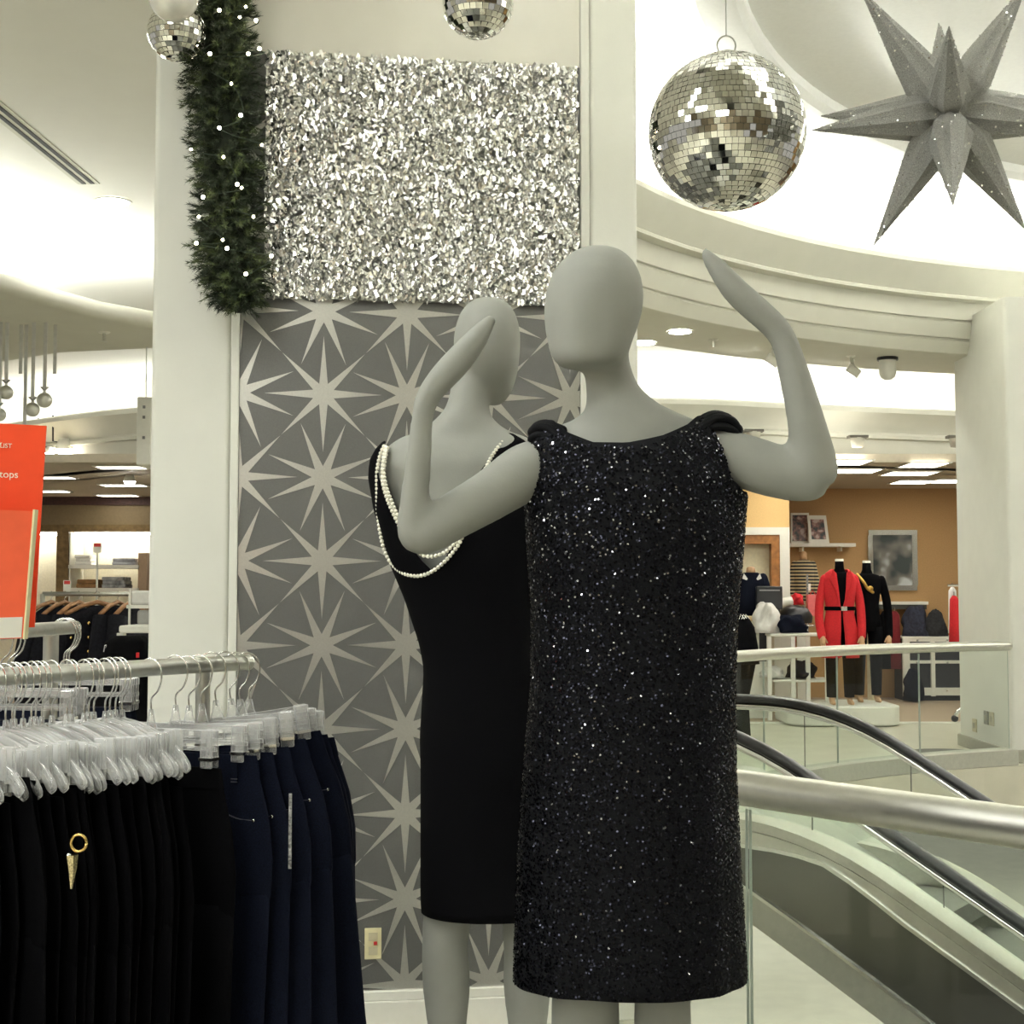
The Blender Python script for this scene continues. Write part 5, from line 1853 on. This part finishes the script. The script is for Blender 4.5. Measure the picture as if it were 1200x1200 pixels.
# window-pane cabinet with jeans, hanging red dress
YQ = 20.85
t = thing('pane_cabinet', 'white cabinet with window-pane front full of dark jeans', 'cabinet', (pix(1090, 800, YQ).x, YQ + .3, .013))
a, b = pix(1058, 820, YQ), pix(1134, 746, YQ)
MB().box((a.x + .03, YQ + .05, .013), (b.x, YQ + .55, b.z - .03)).build('body', mat('cabinet_dark', (.02, .022, .028), .7), t)
MB().box((a.x, YQ, b.z - .03), (b.x + .03, YQ + .6, b.z)).build('top', white_p, t, bevel=.006)
for x in (1059, 1092, 1128):
    wbox('stile', x, 748, x + (7 if x == 1059 else 3.5), 816, YQ, .05, white_p, t)
for y, h in ((748, 4), (774, 3.5), (806, 9)):
    wbox('rail', 1059, y, 1132, y + h, YQ + .005, .045, white_p, t)
for x in (1074, 1109):
    for y in (749, 775, 808):
        wbox('knob', x, y + .5, x + 2.5, y + 2.5, YQ - .012, .012, chrome, t)
for (x0, y0, x1, y1, mt, lab, sd) in ((1060, 712, 1090, 746, mat('slate_denim', (.028, .032, .055), .9, var=.4, scale=30), 'slate blue jeans heaped on the white pane cabinet', 12), (1086, 716, 1112, 746, mat('charcoal_denim', (.025, .026, .03), .9, var=.4, scale=30), 'charcoal jeans heaped on the white pane cabinet', 13), (1062, 786, 1085, 812, navy_cloth, 'dark bag of jeans standing before the pane cabinet', 14)):
    Y = YQ + .05 if sd != 14 else YQ - .36
    heap('folded_jeans', x0, y0, x1, y1 if sd != 14 else 822, Y, .22 if sd != 14 else .3, mt, lab, 'clothes', sd)
t = thing('wall_ledge', 'white ledge with dark rail on the tan wall below the picture', 'shelf', pix(1060, 710, WB - .4))
wbox('board', 1028, 705, 1088, 708.5, WB - .4, .395, white_p, t)
wbox('apron', 1029, 708.5, 1086, 714, WB - .38, .375, mat('apron_dark', (.05, .05, .04), .6), t)
YX = 17.6
for (x0, x1, mt, lab, y0, y1) in ((1112, 1119, red_cloth, 'dark red dress hanging beside the far column', 698, 752), (1111, 1116, white_cloth, 'white blouse hanging behind the red dress by the far column', 688, 742), (1042, 1056, mat('maroon_cloth', (.16, .01, .015), .9), 'maroon dress hanging under the wall ledge', 716, 784), (1030, 1044, black_cloth, 'black dress hanging under the wall ledge', 716, 784)):
    Y = YX if x0 > 1100 else WB - .6
    if lab.startswith('white'): Y += .12
    a, b = pix(x0, y1, Y), pix(x1 + (6 if x0 > 1100 else 0), y0, Y)
    t = thing('hanging_dress', lab, 'dress', ((a.x + b.x) / 2, Y, a.z))
    cxx, w = (a.x + b.x) / 2, (b.x - a.x) / 2
    rs = []
    for f_, k_ in ((0, 1.0), (.4, .85), (.75, .8), (.92, .75), (1.0, .3)):
        rs.append([Vector((cxx + w * k_ * math.cos(2 * PI * k / 16), Y + .05 * k_ * math.sin(2 * PI * k / 16), lerp(a.z, b.z, f_))) for k in range(16)])
    MB().rings(rs).build('body', mt, t, smooth=True)
    MB().tube([Vector((cxx, Y, b.z - .01)), Vector((cxx, Y, b.z + .05))], .006, 6).build('hook', chrome, t)
p0 = pix(1122, 686, YX)
t = thing('garment_rack', 'chrome rolling rack carrying the red dress and white blouse', 'clothes rack', (p0.x, YX, .013))
zb_ = pix(0, 686, YX).z
MB().tube([(p0.x - .12, YX, zb_), (p0.x + .9, YX, zb_)], .014, 8).build('rail', chrome, t)
for x in (p0.x + .1, p0.x + .88):
    MB().tube([(x, YX, .05), (x, YX, zb_)], .014, 8).build('post', chrome, t)
MB().tube(spline([Vector((p0.x - .12, YX - .2, .06)), Vector((p0.x - .05, YX - .2, .16)), Vector((p0.x + .3, YX - .1, .20))], 4), .03, 8).build('foot', chrome, t, smooth=True)
MB().sphere((p0.x - .12, YX - .2, .058), .044, 10, 8).build('caster', rubber, t, smooth=True)
# floor discs and outlets by the far column
p = pixz(1112, 884, .004)  # flat dark grey disc lying on the tiles
tag(MB().lathe((p.x, p.y, .001), [(.001, .012), (.44, .012), (.46, 0)], 32).build('floor_disc', mat('disc_dark', (.12, .12, .10), .6)), 'round dark floor disc beside the far white column', 'mat')
for x, y, lab, mt in ((1143, 850, 'tan outlet plate low on the far column', mat('plate_tan', (.55, .50, .33), .5)), (1156.5, 841, 'dark outlet plate low on the far column', mat('plate_dark', (.25, .25, .22), .4)), (1163, 842.5, 'beige switch plate beside the dark outlet on the far column', mat('plate_beige', (.5, .46, .34), .5))):
    p = pixplane(x, y, Vector((CRX, 0, 0)), Vector((1, 0, 0)))
    t = thing('outlet_plate', lab, 'outlet', p)
    MB().cbox((CRX - .007, p.y, p.z), (.012, .12, .13)).build('plate', mt, t, bevel=.003)
    MB().cbox((CRX - .016, p.y, p.z), (.006, .05, .05)).build('rocker', mat('rocker_grey', (.4, .38, .3), .5), t)
# lower level: unseen lights added under the slab to brighten the floor there
for ix in range(3):
    for iy in range(2):
        troffer(2.5 + ix * 4.5, 17.5 + iy * 6, 1.2, 1.2, -.42, 'added unseen fill light on the storey below the well', 'added fill lights of the lower storey', fill_m)
